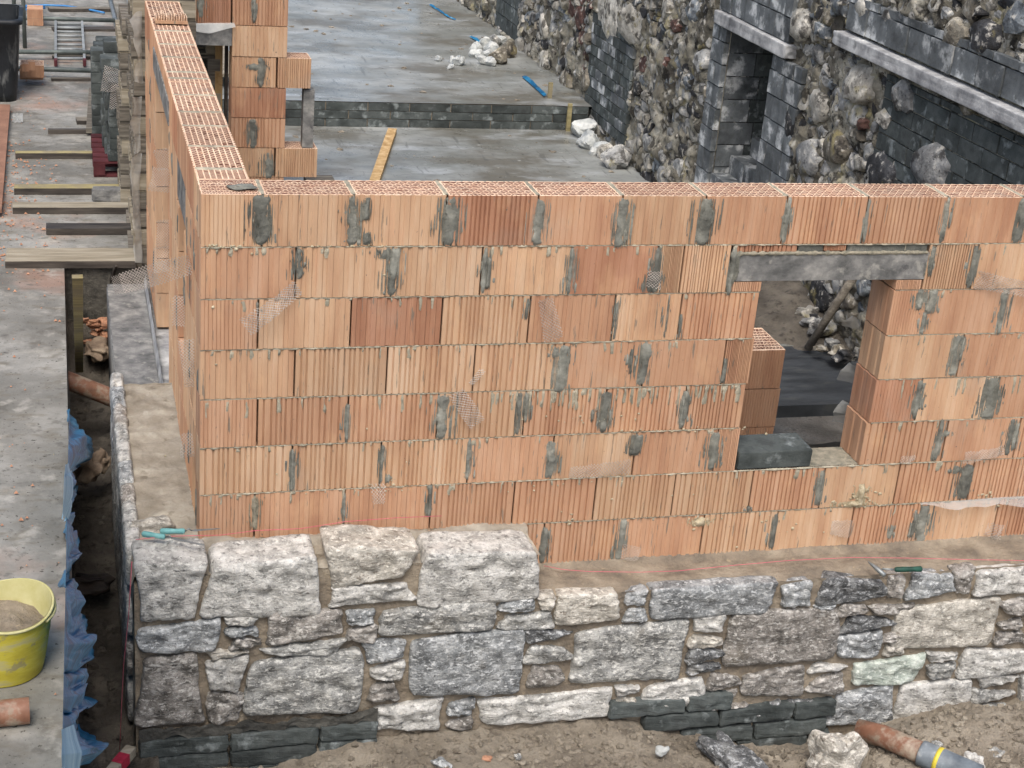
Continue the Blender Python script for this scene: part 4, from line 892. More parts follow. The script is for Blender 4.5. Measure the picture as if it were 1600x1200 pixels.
mb = MB(); a, b = PZ(146, 140, .05), PZ(142, 205, .05); mb.beam(a, b, .09, .04); tag(obj('timber_batten', mb, M['wood_grey']), 'board running away from view beside the block stack', 'board')
mb = MB(); a, b = PZ(212, 413, .02), PZ(205, 326, .02); mb.beam(a, b, .09, .04); tag(obj('timber_batten', mb, M['wood_grey']), 'short board against the side wall joining the wide pale board', 'board')
mb = MB(); a, b = PZ(145, 306, .06), PZ(214, 312, .06); mb.add(*rock_geo(8, (b-a).length/2, .06, .055, 4, k=12, amp=.03, amp2=.006)); o = put('concrete_lintel', mb.mesh('l', M['lintel']), None, ((a.x+b.x)/2, a.y, .075), (0, 0, -.12)); tag(o, 'short grey concrete lintel resting on the walkway boards', 'lintel')
mb = MB(); a = PZ(159, 181, .08); mb.box((a.x-.075, a.y-.05, .0), (a.x+.075, a.y+.18, .03)); mb.box((a.x-.075, a.y-.05, .10), (a.x+.075, a.y+.18, .13)); mb.box((a.x-.075, a.y-.04, .031), (a.x-.05, a.y+.18, .099)); mb.box((a.x+.05, a.y-.04, .031), (a.x+.075, a.y+.18, .099))
tag(obj('timber_crate', mb, M['wood_grey']), 'small open ended timber box beside the block stack', 'crate')
for k, (x0, y0, x1, y1, lab) in enumerate(((42, 28, 180, 32, 'scaffold tube crossing the ladder top'), (33, 81, 164, 82, 'middle scaffold tube crossing the ladder feet'), (31, 107, 166, 111, 'nearest scaffold tube, behind the clay block pile'))):
    a, b = PZ(x0, y0, .09), PZ(x1, y1, .09); mb = MB(); mb.tube([a+(a-b)*.3, b], .026, 12); tag(obj('scaffold_tube', mb, M['steel_dark'], None, True), lab, 'scaffold tube')
lad = thing('ladder', 'aluminium ladder section with red feet lying on the walkway', 'ladder', tuple(PZ(108, 92, 0)))
A0, A1, B0, B1 = PZ(87, 96, .05), PZ(132, 96, .05), PZ(87, 33, .05), PZ(128, 34, .05)
for p, q in ((A0, B0), (A1, B1)):
    mb = MB(); mb.beam(p, q, .028, .06); o = obj('rail', mb, M['alu'], lad)
    mb = MB(); mb.beam(p-(q-p).normalized()*.10, p+(q-p).normalized()*.02, .036, .066); obj('foot', mb, M['pallet_red'], lad)
for i in range(9):
    t = (i+.6)/9.2; mb = MB(); mb.tube([A0.lerp(B0, t), A1.lerp(B1, t)], .017, 8); obj('rung', mb, M['alu'], lad, True)
# loose clay blocks on the walkway
def lblock(px, py, L, h, T, perf, label, z0=0., tone='mid', rot=0):
    p = PZ(px, py, z0); me = bmesh_get('plain', tone, perf, 0); o = put('clay_block', me, None, (p.x, p.y, z0+.002), (0, 0, rot), (L/BL, T/BT, h/BH)); return tag(o, label, 'clay block', 'clay blocks lying on the walkway')
lblock(43, 40, .19, .20, .30, False, 'single plain clay block beyond the scaffold tubes')
lblock(31, 124, .24, .09, .22, False, 'lowest clay block in the pile beside the black tub')
lblock(32, 121, .24, .13, .26, True, 'upper clay block in the pile beside the black tub', z0=.10)
lblock(34, 112, .07, .08, .1, True, 'broken clay block end on the pile beside the black tub, left piece', z0=.235)
lblock(44, 110, .07, .09, .1, True, 'broken clay block end on the pile beside the black tub, right piece', z0=.235)
# black mortar tub
bt = thing('mortar_tub', 'tall black plastic mortar tub splashed with dried cement on the walkway', 'tub', (-1.45, 10.3, 0))
x1, y0 = -1.03, 9.9
def tubring(z, s, x1=x1, y0=y0):
    a, b = x1-1.0*1.0-s, x1+s; c, d = y0-s, y0+.75+s; r = .10; pts = []
    for cx_, cy_, a0 in ((b-r, d-r, 0), (a+r, d-r, 90), (a+r, c+r, 180), (b-r, c+r, 270)):
        for k in range(5): an = math.radians(a0+k*22.5); pts.append((cx_+r*math.cos(an), cy_+r*math.sin(an), z))
    return pts
def loft(rings, mi=0, cap=True, inv=False):
    mb = MB(); n = len(rings[0]); vs = [p for r in rings for p in r]; f = []
    for i in range(len(rings)-1):
        for k in range(n):
            q = (i*n+k, i*n+(k+1)%n, (i+1)*n+(k+1)%n, (i+1)*n+k); f.append(q[::-1] if inv else q)
    if cap: f.append(tuple(range(n-1, -1, -1)) if not inv else tuple(range(n)))
    mb.add(vs, f, mi); return mb
obj('tub_body', loft([tubring(.003, 0), tubring(.08, .008), tubring(.4, .03), tubring(.78, .055), tubring(.80, .09), tubring(.84, .09), tubring(.845, .05)]), M['tub_black'], bt, True)
obj('tub_inside', loft([tubring(.06, -.02), tubring(.4, .01), tubring(.84, .045)], inv=True), M['tub_black'], bt, True)
# guard frame behind the tub
gf = thing('guard_frame', 'scaffold guard frame of thin tubes behind the black tub', 'scaffold frame', tuple(PZ(35, 75, 0)))
for (x0, yy0, x1_, yy1, zt) in ((24, 60, 22, -20, 1.0), (39, 75, 36, -20, 1.0)):
    a = PZ(x0, yy0, .0); mb = MB(); mb.tube([a, a+Vector((0, 0, 1.3))], .024, 10); obj('post', mb, M['steel_dark'], gf, True)
a = PZ(36, 72, 0); mb = MB(); mb.tube([a+Vector((-.9, .1, .9)), a+Vector((.02, 0, .9))], .022, 10); obj('rail', mb, M['steel'], gf, True)
mb = MB(); a = PZ(180, 0, 0); mb.tube([PZ(186, 55, .03), PZ(171, -6, .03)], .03, 10); tag(obj('scaffold_tube', mb, M['steel'], None, True), 'pale scaffold tube running away beside the pallet pile', 'scaffold tube')
mb = MB()
for k in range(4):
    pts = [PZ(x, y, .03+.01*k) for x, y in ((-30, 8+3*k), (10, 12+2*k), (40, 9+2*k), (70, 8+k*1.5), (100, 9+k), (135, 14+k), (163, 20+k))[:7 if k < 1 else 3+k % 2]]
    pp = []
    for a, b in zip(pts[:-1], pts[1:]):
        for t in (0, .33, .66): pp.append(a.lerp(b, t))
    mb.tube(pp+[pts[-1]], .014, 6)
tag(obj('blue_hose', mb, M['blue_hose'], None, True), 'loops of blue water hose at the far end of the walkway', 'hose')
mb = MB(); a, b = PZ(-7, 165, .06), PZ(-26, 330, .06); mb.beam(a, b, .28, .03); tag(obj('plywood_board', mb, mat('orange_ply', [(0, C('7a5a49')), (1, C('94705c'))], scale=6, rough=.8)), 'orange brown plywood board at the left edge of the walkway', 'board')
mb = MB(); mb.grid(8, 8, lambda u, v: (lambda p: p+Vector((0, 0, .03*abs(noise.noise(p*30)))))(PZ(18+18*u, 178+14*v, .005))); tag(obj('paper_scrap', mb, M['plastic_white']), 'crumpled white scrap on the walkway below the black tub', 'litter')
mbp = MB()
for k in range(520):
    x = R.gauss(-1.05, .12) if R.random() < .5 else R.uniform(-1.3, -.62); y = R.uniform(4.6, 8) if R.random() < .6 else R.uniform(-1.2, 12); s = R.uniform(.004, .014)
    mbp.add([Vector(v)+Vector((x, y, .008)) for v in ((-s,-s,0),(s,-s,0),(0,s,0),(0,0,s))], [(0,1,3),(1,2,3),(2,0,3)])
stuff(tag(obj('brick_crumbs', mbp, M['clay_red']), 'orange clay crumbs scattered over the walkway slab', 'debris'))
mbp = MB(); rs = random.Random(33)
for k in range(150):
    up_ = rs.random() < .6; x = rs.uniform(1.6, 4.7); y = rs.uniform(9.3, 15) if up_ else rs.uniform(3.2, 9.0); z0 = .262 if up_ else 0; s_ = rs.choice((.008, .012, .018, .03))
    g, f = rock_geo(4, s_, s_*rs.uniform(.6, 1.3), s_*.35, k, k=2.6, amp=.5, amp2=.002); mbp.add([Vector(v)+Vector((x, y, z0+s_*.12)) for v in g], f)
stuff(tag(obj('floor_crumbs', mbp, M['soil']), 'small crumbs of mortar and stone scattered over the wet floor slabs', 'debris'))
# ------------------------------------------------------------------ pallets and the stack of dark blocks
def pallet_mesh(sx, sy, h):
    mb = MB(); n = 6
    for i in range(n):
        y = sy*(i+.1)/n; mb.box((0, y, h-.02), (sx, y+sy/n*.75, h)); mb.box((0, y, 0), (sx, y+sy/n*.75, .018)) if i % 2 == 0 else None
    for j in range(3):
        for i in range(3): mb.box(((sx-.1)*j/2, (sy-.1)*i/2+.002, .019), ((sx-.1)*j/2+.1, (sy-.1)*i/2+.102, h-.021))
    return mb
def pallet(loc, sx, sy, m, label, group=None, rot=0, h=.14, first=[{}]):
    t = thing('pallet', label, 'pallet', loc, group); k = (sx, sy, m, h)
    if k not in first[0]:
        n = 6; bd = MB(); bd.box((0, 0, 0), (sx, sy/n*.75, .02)); blk = MB(); blk.box((0, 0, 0), (.1, .1, h-.041)); first[0][k] = (bd.mesh('board', M[m]), blk.mesh('foot_block', M[m]))
    bd, blk = first[0][k]; n = 6; L = Vector(loc)
    for i in range(n):
        put('board', bd, t, L+Vector((0, sy*(i+.1)/n, h-.02)))
        if i % 2 == 0: put('board', bd, t, L+Vector((0, sy*(i+.1)/n, 0)))
    for j in range(3):
        for i in range(3): put('foot_block', blk, t, L+Vector(((sx-.1)*j/2, (sy-.1)*i/2+.002, .0205)))
    t.rotation_euler = (0, 0, rot); return t
FD = [{}]
ORD = ['lowest', 'second', 'third', 'fourth', 'fifth', 'sixth', 'seventh', 'eighth', 'ninth', 'tenth', 'eleventh', 'twelfth', 'thirteenth', 'fourteenth', 'fifteenth']
def nth(i): return 'lowest' if i == 0 else ORD[i]+' from the bottom'
pallet((-.33, 7.16, .004), .8, 1.0, 'pallet_red', 'dark red pallet carrying the stack of dark concrete blocks')
cbm = MB(); cbm.add(*rock_geo(8, .215, .107, .049, 5, k=40, amp=.006, amp2=.0015)); cbme = cbm.mesh('concrete_block', M['block_dark'])
lay = 0
for col, (y, x, n0) in enumerate(((7.28, .02, 7), (7.52, .0, 7), (7.76, -.02, 8), (8.0, .0, 9))):
    for i in range(n0):
        o = put('concrete_block', cbme, None, (x+R.uniform(-.015, .015), y, .148+.05+.1005*i), (0, 0, R.uniform(-.02, .02)))
        tag(o, 'dark concrete block, '+nth(i)+', in the '+('front', 'second', 'third', 'rear')[col]+' stack on the red pallet', 'concrete block', 'dark concrete blocks stacked on the red pallet')
for k, (px, py, i) in enumerate(((172, 62, 0), (170, 75, 1), (178, 58, 2))):
    for j in range(9): 
        o = put('concrete_block', cbme, None, (-.10+.03*k-.0, 8.30+.25*k, .052+.1005*j), (0, 0, R.uniform(-.02, .02))); tag(o, 'dark concrete block in the stacks behind the red pallet', 'concrete block', 'dark concrete blocks stacked behind the red pallet')
for i in range(15): pallet((-.085+R.uniform(-.012, .012), 4.78+R.uniform(-.01, .01), .005+.142*i), .44, .9, 'wood_pale' if i % 3 == 1 else 'wood_grey', 'weathered pallet, '+nth(i)+', in the tall pile beside the side wall', 'pallets piled at the end of the side wall', first=FD)
for i in range(11): pallet((-.12+R.uniform(-.02, .02), 6.30+R.uniform(-.02, .02), .005+.142*i), .8, .7, 'wood_grey' if i % 3 else 'wood_pale', 'weathered pallet, '+nth(i)+', in the farther pallet pile', 'pallets piled beside the dark blocks', first=FD)
for k, (pts, lab) in enumerate(((((222, 240, 205, 245), (218, 290, 207, 290), (219, 330, 210, 335), (222, 380, 208, 385), (224, 412, 209, 410)), 'white shrink wrap hanging over the lower corner of the pallet pile'),
                               (((222, 18, 203, 30), (221, 60, 210, 60), (222, 90, 214, 95), (224, 130, 208, 125)), 'white shrink wrap bulging from the top of the pallet pile'),
                               (((222, 150, 207, 150), (219, 200, 206, 195), (220, 235, 208, 240)), 'white shrink wrap strip halfway up the pallet pile'))):
    o = sheet('shrink_wrap', [(PY(a, b, 4.76), PY(c, d, 4.70)) for a, b, c, d in pts], M['plastic_white'], sd_=k+20, wob=.02); tag(o, lab, 'plastic sheet', 'shrink wrap on the pallet pile')
hm2 = thing('coving_mesh', 'strip of expanded metal mesh draped over the dark block stack', 'metal mesh', (0, 7, .9))
tie(0, 0, .55, .22, math.radians(-10), .02, 50, pt=PY(160, 122, 7.1), parent=hm2, cell=.022, thick=.0018)
tie(0, 0, .5, .25, math.radians(-5), .02, 51, pt=PY(172, 150, 7.1), parent=hm2, cell=.022, thick=.0018)
# ------------------------------------------------------------------ inner cross wall / pier
cw = thing('cross_wall', 'inner cross wall of clay blocks with a doorway lintel and toothed end behind the side wall', 'wall', (.8, 6.1, 0))
YC = 6.0
for i in range(-1, 11):
    z = .102+.25*i
    if z > 2.6: break
    odd = i % 2
    # pier
    e = {.352: 1.46, 1.102: 1.385}.get(round(z, 3), 1.185)
    if e > 1.2:
        j = .74+.36; block(cw, (.745, YC, z), j-.745, kind='flute', tone='pale'); block(cw, (j+.015, YC, z), e-j-.015, kind='rib' , tone='pale', perf=True)
    else: block(cw, (.745, YC, z), e-.745, kind=('rib', 'plain')[odd], tone=('mid', 'pale', 'mid', 'red')[i % 4], perf=False)
    if z >= 1.6:
        block(cw, (.262, YC, z), .20, kind='rib', tone='mid'); block(cw, (.47, YC, z), .26, kind='rib', tone='red')
mb = MB(); mb.box((.262, YC-.006, 1.435), (.742, YC+.234, 1.605)); obj('lintel', mb, M['lintel'], cw)
o = sheet('lintel_film', [(Vector((.36, YC-.01, 1.60)), Vector((.36, YC-.05, 1.565))), (Vector((.55, YC-.01, 1.612)), Vector((.55, YC-.06, 1.55))), (Vector((.76, YC-.01, 1.62)), Vector((.76, YC-.05, 1.585)))], M['plastic_white'])
tag(o, 'pale film caught on the doorway lintel of the cross wall', 'plastic sheet')
for (x, a, b, w_) in ((408, 90, 136, 13), (394, 186, 232, 13), (419, 238, 278, 16), (398, -10, 36, 6), (314, -8, 28, 10), (400, 100, 110, 22)): smear(x, a, b, w_, parent=cw, plane=YC)
mb = MB(); mb.box((1.335, YC+.03, .598), (1.425, YC+.13, 1.085)); tag(obj('concrete_post', mb, M['lintel']), 'short grey concrete post standing on the toothed end of the cross wall', 'post')
mb = MB(); mb.box((.64, YC+.3, -.0), (.70, YC+.36, 1.42)); tag(obj('timber_prop', mb, M['wood_new']), 'upright timber prop in the cross wall doorway, left of the pier', 'prop')
mb = MB(); mb.box((.72, YC+.26, -.0), (.742, YC+.36, 1.42)); tag(obj('timber_prop', mb, M['wood_dark']), 'dark thin upright board beside the doorway prop', 'prop')
mb = MB(); a, b = PZ(352, 118, .4), PZ(318, 60, .4); mb.beam(a, b, .38, .03); tag(obj('scaffold_board', mb, M['wood_pale']), 'wide grey scaffold board seen through the cross wall doorway', 'board')
mb = MB(); a = PZ(506, 280, .1); mb.box((1.47, 6.5, .0), (1.62, 6.7, .10)); mb2 = MB(); mb2.box((1.44, 6.45, .103), (1.69, 6.6, .20))
tag(obj('concrete_block', mb2, M['wood_grey']), 'grey timber offcut resting behind the toothed end of the cross wall', 'timber offcut'); tag(obj('concrete_block', mb, M['block_dark']), 'dark block under the timber offcut behind the cross wall', 'concrete block')
mb = MB(); a, b = PZ(586, 282, .03), PZ(613, 204, .03); mb.beam(a+(a-b)*.12, b, .09, .05); tag(obj('timber_plank', mb, M['wood_new']), 'new yellow timber plank lying on the wet floor slab', 'plank')
# ------------------------------------------------------------------ step wall between the floors
stp = thing('step_wall', 'low dark blockwork riser between the lower and upper floor slabs', 'wall', (2.8, Y9, 0))
for r_ in range(3):
    x = .26-.2*(r_ % 2)
    while x < 4.85:
        e = min(x+.44, 4.86); mb = MB(); a = max(x, .26)
        mb.box((a+.006, Y9-.01+R.uniform(-.006, .006), .004+.085*r_), (e-.006, Y9+.1, .004+.085*r_+.078)); obj('block', mb, M['block_dark'], stp); x += .44
mb = MB(); mb.box((.26, Y9+.004, .0), (4.86, Y9+.09, .255)); stuff(obj('joints', mb, M['bed_brown'], stp))
for k, (x, y0_, y1_, yw, zb) in enumerate(((887, 205, 158, Y9-.06, 0), (858, 160, 137, Y9+.35, .26))):
    a = PY(x, y0_, yw); mb = MB(); a.z = zb; mb.beam(a, a+Vector((0, 0, .30 if k == 0 else .17)), .045, .03, upv=(0, 1, 0)); tag(obj('timber_stake', mb, M['wood_yellow']), ('pale stake standing against the step riser', 'short pale stake on the upper slab by the old wall')[k], 'stake')
# ------------------------------------------------------------------ old rubble wall
OX = 4.85
ow = thing('old_rubble_wall', 'old mixed rubble wall with dark block infill, concrete bands and a blocked window', 'wall', (OX, 6, 0))
OP = (4.77, 5.72, .80, 1.78)       # window opening y0,y1,z0,z1
Z_BLK = [(8.02, 9.4, .12, 1.22, 'd'), (1.0, 2.95, .75, 2.0, 'd'), (5.73, 6.02, .3, 1.75, 'g'), (4.18, 4.76, .3, 1.75, 'g'), (4.5, 5.95, 1.88, 2.6, 'g'), (1.2, 3.62, 2.17, 2.42, 'g'), (12.2, 13.4, .3, 1.0, 'd')]
def inz(y, z, pad=0):
    if OP[0]-pad < y < OP[1]+pad and OP[2]-.45-pad < z < OP[3]+pad: return True
    if .9 < y < 3.7 and 2.03 < z < 2.18: return True
    for a, b, c, d, _ in Z_BLK:
        if a-pad < y < b+pad and c-pad < z < d+pad: return True
    return False
def owx(y, z):
    x = OX+.05+.07*fb(0, y, z, 1.3)+.05*fb(3, y, z, 4)+.030*fb(3, y, z, 11)
    if inz(y, z): x = OX+.06
    return x
mb = MB(); NY, NZ = 760, 170
ys = [.3+ (18-.3)*(i/NY)**1.35 for i in range(NY+1)]; zs = [-.1+3.3*j/NZ for j in range(NZ+1)]
vs = [(owx(y, z), y, z) for z in zs for y in ys]; fs = []
for j in range(NZ):
    for i in range(NY):
        y = (ys[i]+ys[i+1])/2; z = (zs[j]+zs[j+1])/2
        if OP[0] < y < OP[1] and OP[2]-.45 < z < OP[3]: continue
        a = j*(NY+1)+i; fs.append((a, a+NY+1, a+NY+2, a+1))
mb.add(vs, fs); obj('rubble_core', mb, M['rubble_bg'], ow, True)
mb = MB(); mb.box((OX+.16, .3, -.2), (OX+.7, OP[0]-.01, 3.2)); mb.box((OX+.16, OP[1]+.01, -.2), (OX+.7, 18, 3.2)); mb.box((OX+.16, OP[0]-.01, 1.79), (OX+.7, OP[1]+.01, 3.2)); mb.box((OX+.60, OP[0]-.01, -.2), (OX+.7, OP[1]+.01, 1.79))
obj('wall_backing', mb, M['or_dark'], ow)
def blk(y0, y1, z0, z1, x0, m, dep=.1): 
    mb = MB(); mb.box((x0+R.uniform(-.006, .006), y0+.006, z0+.006), (x0+dep, y1-.006, z1-.006)); return obj('block', mb, M[m], ow)
for (a, b, c, d, t) in Z_BLK:
    m = 'block_dark' if t == 'd' else 'block_grey'; z = c; r_ = 0
    hb, lb = (.11, .22) if (a == 8.02) else (.215, .44) if t == 'd' and a < 2 else (.19, .30)
    if a < 2 and t == 'd': hb, lb = .12, .3
    while z < d-.03:
        z1_ = min(z+hb, d); y = a-(lb/2 if r_ % 2 else 0)
        while y < b-.02:
            e = min(y+lb, b); s = max(y, a)
            if e-s > .03: blk(s, e, z, z1_, OX+(.045 if t == 'd' else .015), m if R.random() < .8 else ('block_grey' if t == 'd' and a > 2 else m))
            y += lb
        z = z1_; r_ += 1
# window recess: jambs, back, sill steps
z = .35; r_ = 0
while z < 1.76:
    z1_ = min(z+.2, 1.775)
    xx = OX+.06
    while xx < OX+.55:
        x2 = min(xx+(.32 if (r_+int(xx*10)) % 2 else .26), OX+.58)
        for yj, s in ((OP[1], 1), (OP[0], -1)):
            mb = MB(); mb.box((xx+.005, min(yj, yj+s*.06)+R.uniform(0, .006), z+.005), (x2-.005, max(yj, yj+s*.06), z1_-.005)); obj('block', mb, M['block_grey' if xx < OX+.2 else 'block_dark'], ow)
        xx = x2
    z = z1_; r_ += 1
for (x0_, x1_, z_) in ((OX+.04, OX+.20, .50), (OX+.20, OX+.38, .66), (OX+.38, OX+.6, .82)):
    for q in range(3):
        a = OP[0]+(OP[1]-OP[0])*q/3; mb = MB(); mb.box((x0_, a+.006, .2), (x1_-.004, a+(OP[1]-OP[0])/3-.006, z_)); obj('sill_step', mb, M['block_grey'], ow)
mb = MB(); mb.grid(12, 8, lambda u, v: (OX+.24+.3*u, OP[0]+.1+.3*v, .835-.1*(u < .3)+.02*noise.noise(Vector((u*9, v*9, 1))))); obj('sill_cloth', mb, M['band'], ow, True)
def band(y0, y1, z0, z1, x0, dep):
    mb = MB(); mb.add(*rock_geo(16, dep/2, (y1-y0)/2, (z1-z0)/2, 8, k=20, amp=.01, amp2=.004)); return put('concrete_band', mb.mesh('band', M['band'], False), ow, (x0+dep/2, (y0+y1)/2, (z0+z1)/2))
band(4.46, 5.96, 1.765, 1.875, OX-.03, .2); band(.9, 3.68, 2.05, 2.15, OX-.05, .2)
mb = MB(); mb.box((OX+.0, 4.40, 1.1), (OX+.1, 4.76, 1.745)); 
# rubble stones
OM = ['or_grey', 'or_brown', 'or_beige', 'or_blue', 'or_dark', 'or_beige', 'or_grey', 'or_beige']
big = [(1437, 42, 36, 68, 'grey'), (1528, 60, 55, 52, 'dark'), (1580, 28, 50, 55, 'blue'), (1384, 25, 30, 55, 'grey'), (1347, 18, 34, 34, 'beige'), (1311, 14, 28, 26, 'blue'), (1484, 55, 34, 95, 'brown'), (1245, 40, 34, 44, 'beige'), (1272, 168, 38, 34, 'beige'),
       (1404, 152, 40, 44, 'grey'), (945, 12, 52, 34, 'beige'), (985, 40, 36, 48, 'beige'), (1268, 85, 22, 38, 'grey'), (1340, 130, 50, 60, 'beige'), (1560, 110, 60, 44, 'brown'), (1345, 195, 14, 30, 'red'), (1235, 205, 44, 36, 'dark'), (1300, 230, 40, 70, 'brown'),
       (1370, 185, 24, 44, 'beige'), (1080, 15, 26, 34, 'blue'), (1050, 40, 14, 22, 'red'), (1095, 95, 24, 34, 'grey'), (1370, 270, 60, 30, 'dark'), (1450, 262, 70, 34, 'grey'), (1320, 255, 20, 40, 'grey'), (905, 85, 14, 18, 'red'), (900, 60, 12, 14, 'red'), (995, 95, 18, 20, 'red'), (1040, 100, 10, 16, 'red'), (1500, 15, 40, 25, 'brown')]
blist = []
for (x, y, wp, hp, m) in big:
    p = PX(x, y, OX); a = PX(x-wp/2, y, OX); b = PX(x+wp/2, y, OX); t = PX(x, y-hp/2, OX); q = PX(x, y+hp/2, OX)
    blist.append((p.y, p.z, abs(a.y-b.y)/2*.85, abs(t.z-q.z)/2*.8, 'or_'+m, .055))
SZ = 1.35
seeds = [(y, z*SZ, max(a, b)*1.05, m, dx) for (y, z, a, b, m, dx) in blist]
rr = random.Random(21); ghosts = []
for _ in range(34000):
    y = .9+rr.random()**1.5*16.2; z = rr.uniform(-.06, 3.05); far = 1+(y-1)/16*.5
    zmax = 2.95-(y-1.4)*.20 if y < 9 else 1.6-(y-9)*.19
    if z > zmax+.4: continue
    r = rr.choice((.04, .06, .08, .11, .14))*far*(1.25 if y < 4.5 else 1)
    ok = True; zz = z*SZ
    for q in seeds:
        if abs(q[0]-y) < 1 and (q[0]-y)**2+(q[1]-zz)**2 < ((q[2]+r)*.72)**2: ok = False; break
    if ok: seeds.append((y, zz, r, 'g' if inz(y, z, .012) else (('or_red' if 9.3 < y < 10.3 and rr.random() < .25 else rr.choice(OM))), rr.uniform(.012, .035)))
    if len(seeds) > 3600: break
cells = []
for i_, (y, z, r, m, dx) in enumerate(seeds):
    if m == 'g': continue
    poly = [(-1.9*r, -1.5*r), (1.5*r, -1.9*r), (2.0*r, 1.4*r), (-1.4*r, 1.8*r)]
    for k_, (y2, z2, r2, m2, _d) in enumerate(seeds):
        if k_ == i_: continue
        dy, dz = y2-y, z2-z
        if abs(dy) > 2*r+2*r2 or abs(dz) > 2*r+2*r2: continue
        L = math.hypot(dy, dz); t = (L*L+r*r-r2*r2)/(2*L); t = min(max(t, .25*r), 3*r); ny, nz_ = dy/L, dz/L; new = []
        for a, b in zip(poly, poly[1:]+poly[:1]):
            da = a[0]*ny+a[1]*nz_-t; db = b[0]*ny+b[1]*nz_-t
            if da <= 0: new.append(a)
            if da*db < 0: f = da/(da-db); new.append((a[0]+(b[0]-a[0])*f, a[1]+(b[1]-a[1])*f))
        poly = new
        if len(poly) < 3: break
    if len(poly) >= 3: cells.append((y, z/SZ, r, m, dx, [(a, b/SZ) for a, b in poly]))
cells.sort(key=lambda c: -c[2]**2/(c[0]+7.5)**2)
def cellgeo(y, z, r, dx, poly, sd_):
    pts = []
    for a, b in zip(poly, poly[1:]+poly[:1]):
        if math.hypot(b[0]-a[0], b[1]-a[1]) > r*.5: pts += [a, ((a[0]+b[0])/2, (a[1]+b[1])/2)]
        else: pts.append(a)
    n = len(pts); vs = []; q0 = Vector((sd_*1.7, sd_*.3, 0)); jn = .006
    tilt = (noise.noise(q0)*.5, noise.noise(q0+Vector((9, 0, 0)))*.5)
    for (f, d) in ((1.0, .10), (.97, .006), (.90, -dx*.75), (.55, -dx*1.15)):
        for (a, b) in pts:
            L = math.hypot(a, b)+1e-6; g = f*(1-min(.3, jn/L)); w_ = 1+.22*noise.noise(q0+Vector((a*14/1, b*14, 2)))*(1 if f < 1 else .4)
            ya, zb = a*g*w_, b*g*w_; hx = d+(tilt[0]*ya+tilt[1]*zb)*(d < .05)+.35*dx*noise.noise(q0+Vector((ya*11, zb*11, f*3)))*(f < .98)
            vs.append(Vector((hx, ya, zb)))
    vs.append(Vector((-dx*1.2+.4*dx*noise.noise(q0), 0, 0))); fs = []
    for k_ in range(3):
        for a in range(n): fs.append((k_*n+a, (k_+1)*n+a, (k_+1)*n+(a+1)%n, k_*n+(a+1)%n))
    for a in range(n): fs.append((3*n+a, 4*n, 3*n+(a+1)%n))
    return vs, fs
mbp = {}
for i_, (y, z, r, m, dx, poly) in enumerate(cells):
    vs_, fs_ = cellgeo(y, z, r, dx*(1.0 if i_ >= 0 else 1), poly, i_)
    loc = Vector((owx(y, z)+.020+.045*noise.noise(Vector((y*2.2, z*2.2, 7))), y, z)) if r < .1 or True else None
    if i_ < 292:
        mb = MB(); mb.add(vs_, fs_); put('stone', mb.mesh('stone', M[m], i_ % 3 != 0), ow, loc)
    else: mbp.setdefault(m, MB()).add([v+loc for v in vs_], fs_)
for m, g in mbp.items(): stuff(obj('small_stones', g, M[m], ow, False))
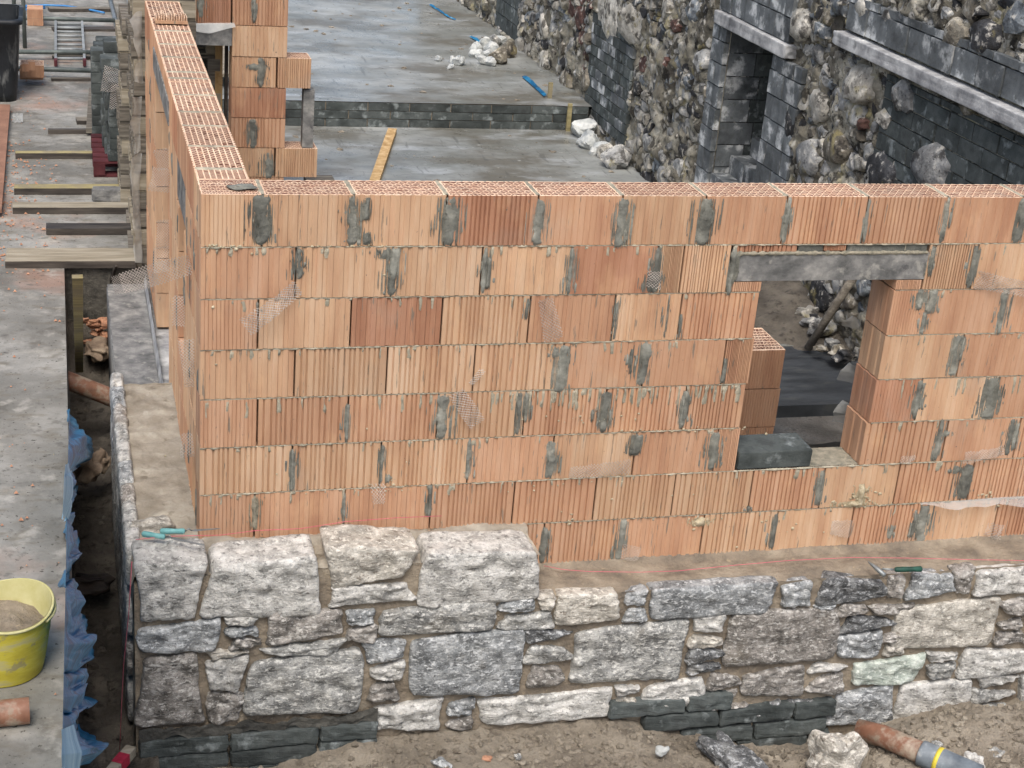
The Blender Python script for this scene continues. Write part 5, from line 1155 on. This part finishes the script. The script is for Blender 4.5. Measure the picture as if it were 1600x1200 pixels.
# ---- fallen rubble on the floors
def pile(lst, z0, grp, labs, gen):
    for k, (x, y, wpx, *mm) in enumerate(lst):
        p = PZ(x, y, z0+.05); d = (p-CAMP).length; s = wpx/2/FPX*d*1.38
        o = put('rubble_stone', rock_mesh('rubble_stone', M[mm[0] if mm else 'rub_white'], 4, s, s*.85, s*.8, 500+k+int(z0*100), k=3, amp=.1, smooth=False, amp2=.002), None, (min(p.x, 4.72), p.y, z0+s*.55), (R.uniform(-1, 1), R.uniform(-1, 1), k)); tag(o, labs.get(k, gen), 'stone', grp)
pile([(924, 206, 32), (946, 192, 24, 'or_grey'), (920, 224, 26), (955, 207, 16), (942, 219, 18), (972, 217, 20), (969, 232, 20), (957, 212, 14), (947, 240, 22, 'or_beige'), (984, 230, 14), (996, 253, 36, 'or_grey'), (928, 234, 13), (966, 245, 22, 'or_brown'), (907, 218, 10), (952, 185, 9, 'or_dark'), (962, 222, 14)], 0, 'pale rubble stones heaped at the foot of the old wall',
     {0: 'tall pointed pale stone at the back left of the lower rubble heap', 8: 'beige stone at the front of the lower rubble heap', 10: 'largest rounded grey stone nearest the block wall in the lower rubble heap', 12: 'brown stone beside the largest rounded stone in the lower heap', 13: 'tiny stone at the left tip of the lower rubble heap'}, 'pale angular stone in the lower rubble heap by the old wall')
pile([(745, 76, 18), (757, 68, 18), (768, 80, 20), (755, 94, 16), (772, 64, 16, 'or_grey'), (785, 62, 14), (740, 83, 12), (780, 93, 26, 'or_brown'), (795, 82, 24, 'or_brown'), (760, 85, 16), (750, 86, 14), (766, 96, 16)], .26, 'pale rubble stones heaped on the upper slab',
     {7: 'brown boulder at the front right of the upper rubble heap', 8: 'brown stone leaning on the old wall in the upper rubble heap'}, 'pale stone in the upper rubble heap')
pile([(686, 89, 10), (707, 92, 11), (716, 95, 16), (704, 101, 9)], .26, 'small pale stones left of the upper rubble heap', {0: 'lone pale stone farthest left on the upper slab', 2: 'largest of the small pale stones left of the upper heap'}, 'small pale stone beside the largest loose one on the upper slab')
for k, (pts, lab, w_) in enumerate(((((672, 8), (685, 16), (700, 26), (712, 31)), 'blue membrane strip along the far foot of the old wall', .02), (((735, 57), (742, 61), (750, 66)), 'blue membrane scrap above the upper rubble heap', .03), (((818, 120), (828, 128), (838, 137), (852, 150)), 'blue membrane strip beside the stakes at the old wall', .04), (((1014, 268), (1020, 274), (1027, 282)), 'blue membrane scrap at the foot of the old wall by the block wall top', .04))):
    zf = .28 if k < 3 else .02
    o = sheet('membrane_strip', [(PZ(x, y, zf)+Vector((-w_*.5, 0, .0)), PZ(x, y, zf)+Vector((w_*.5, 0, .015))) for x, y in pts], M['blue'], sd_=k+60, wob=.012); tag(o, lab, 'membrane')
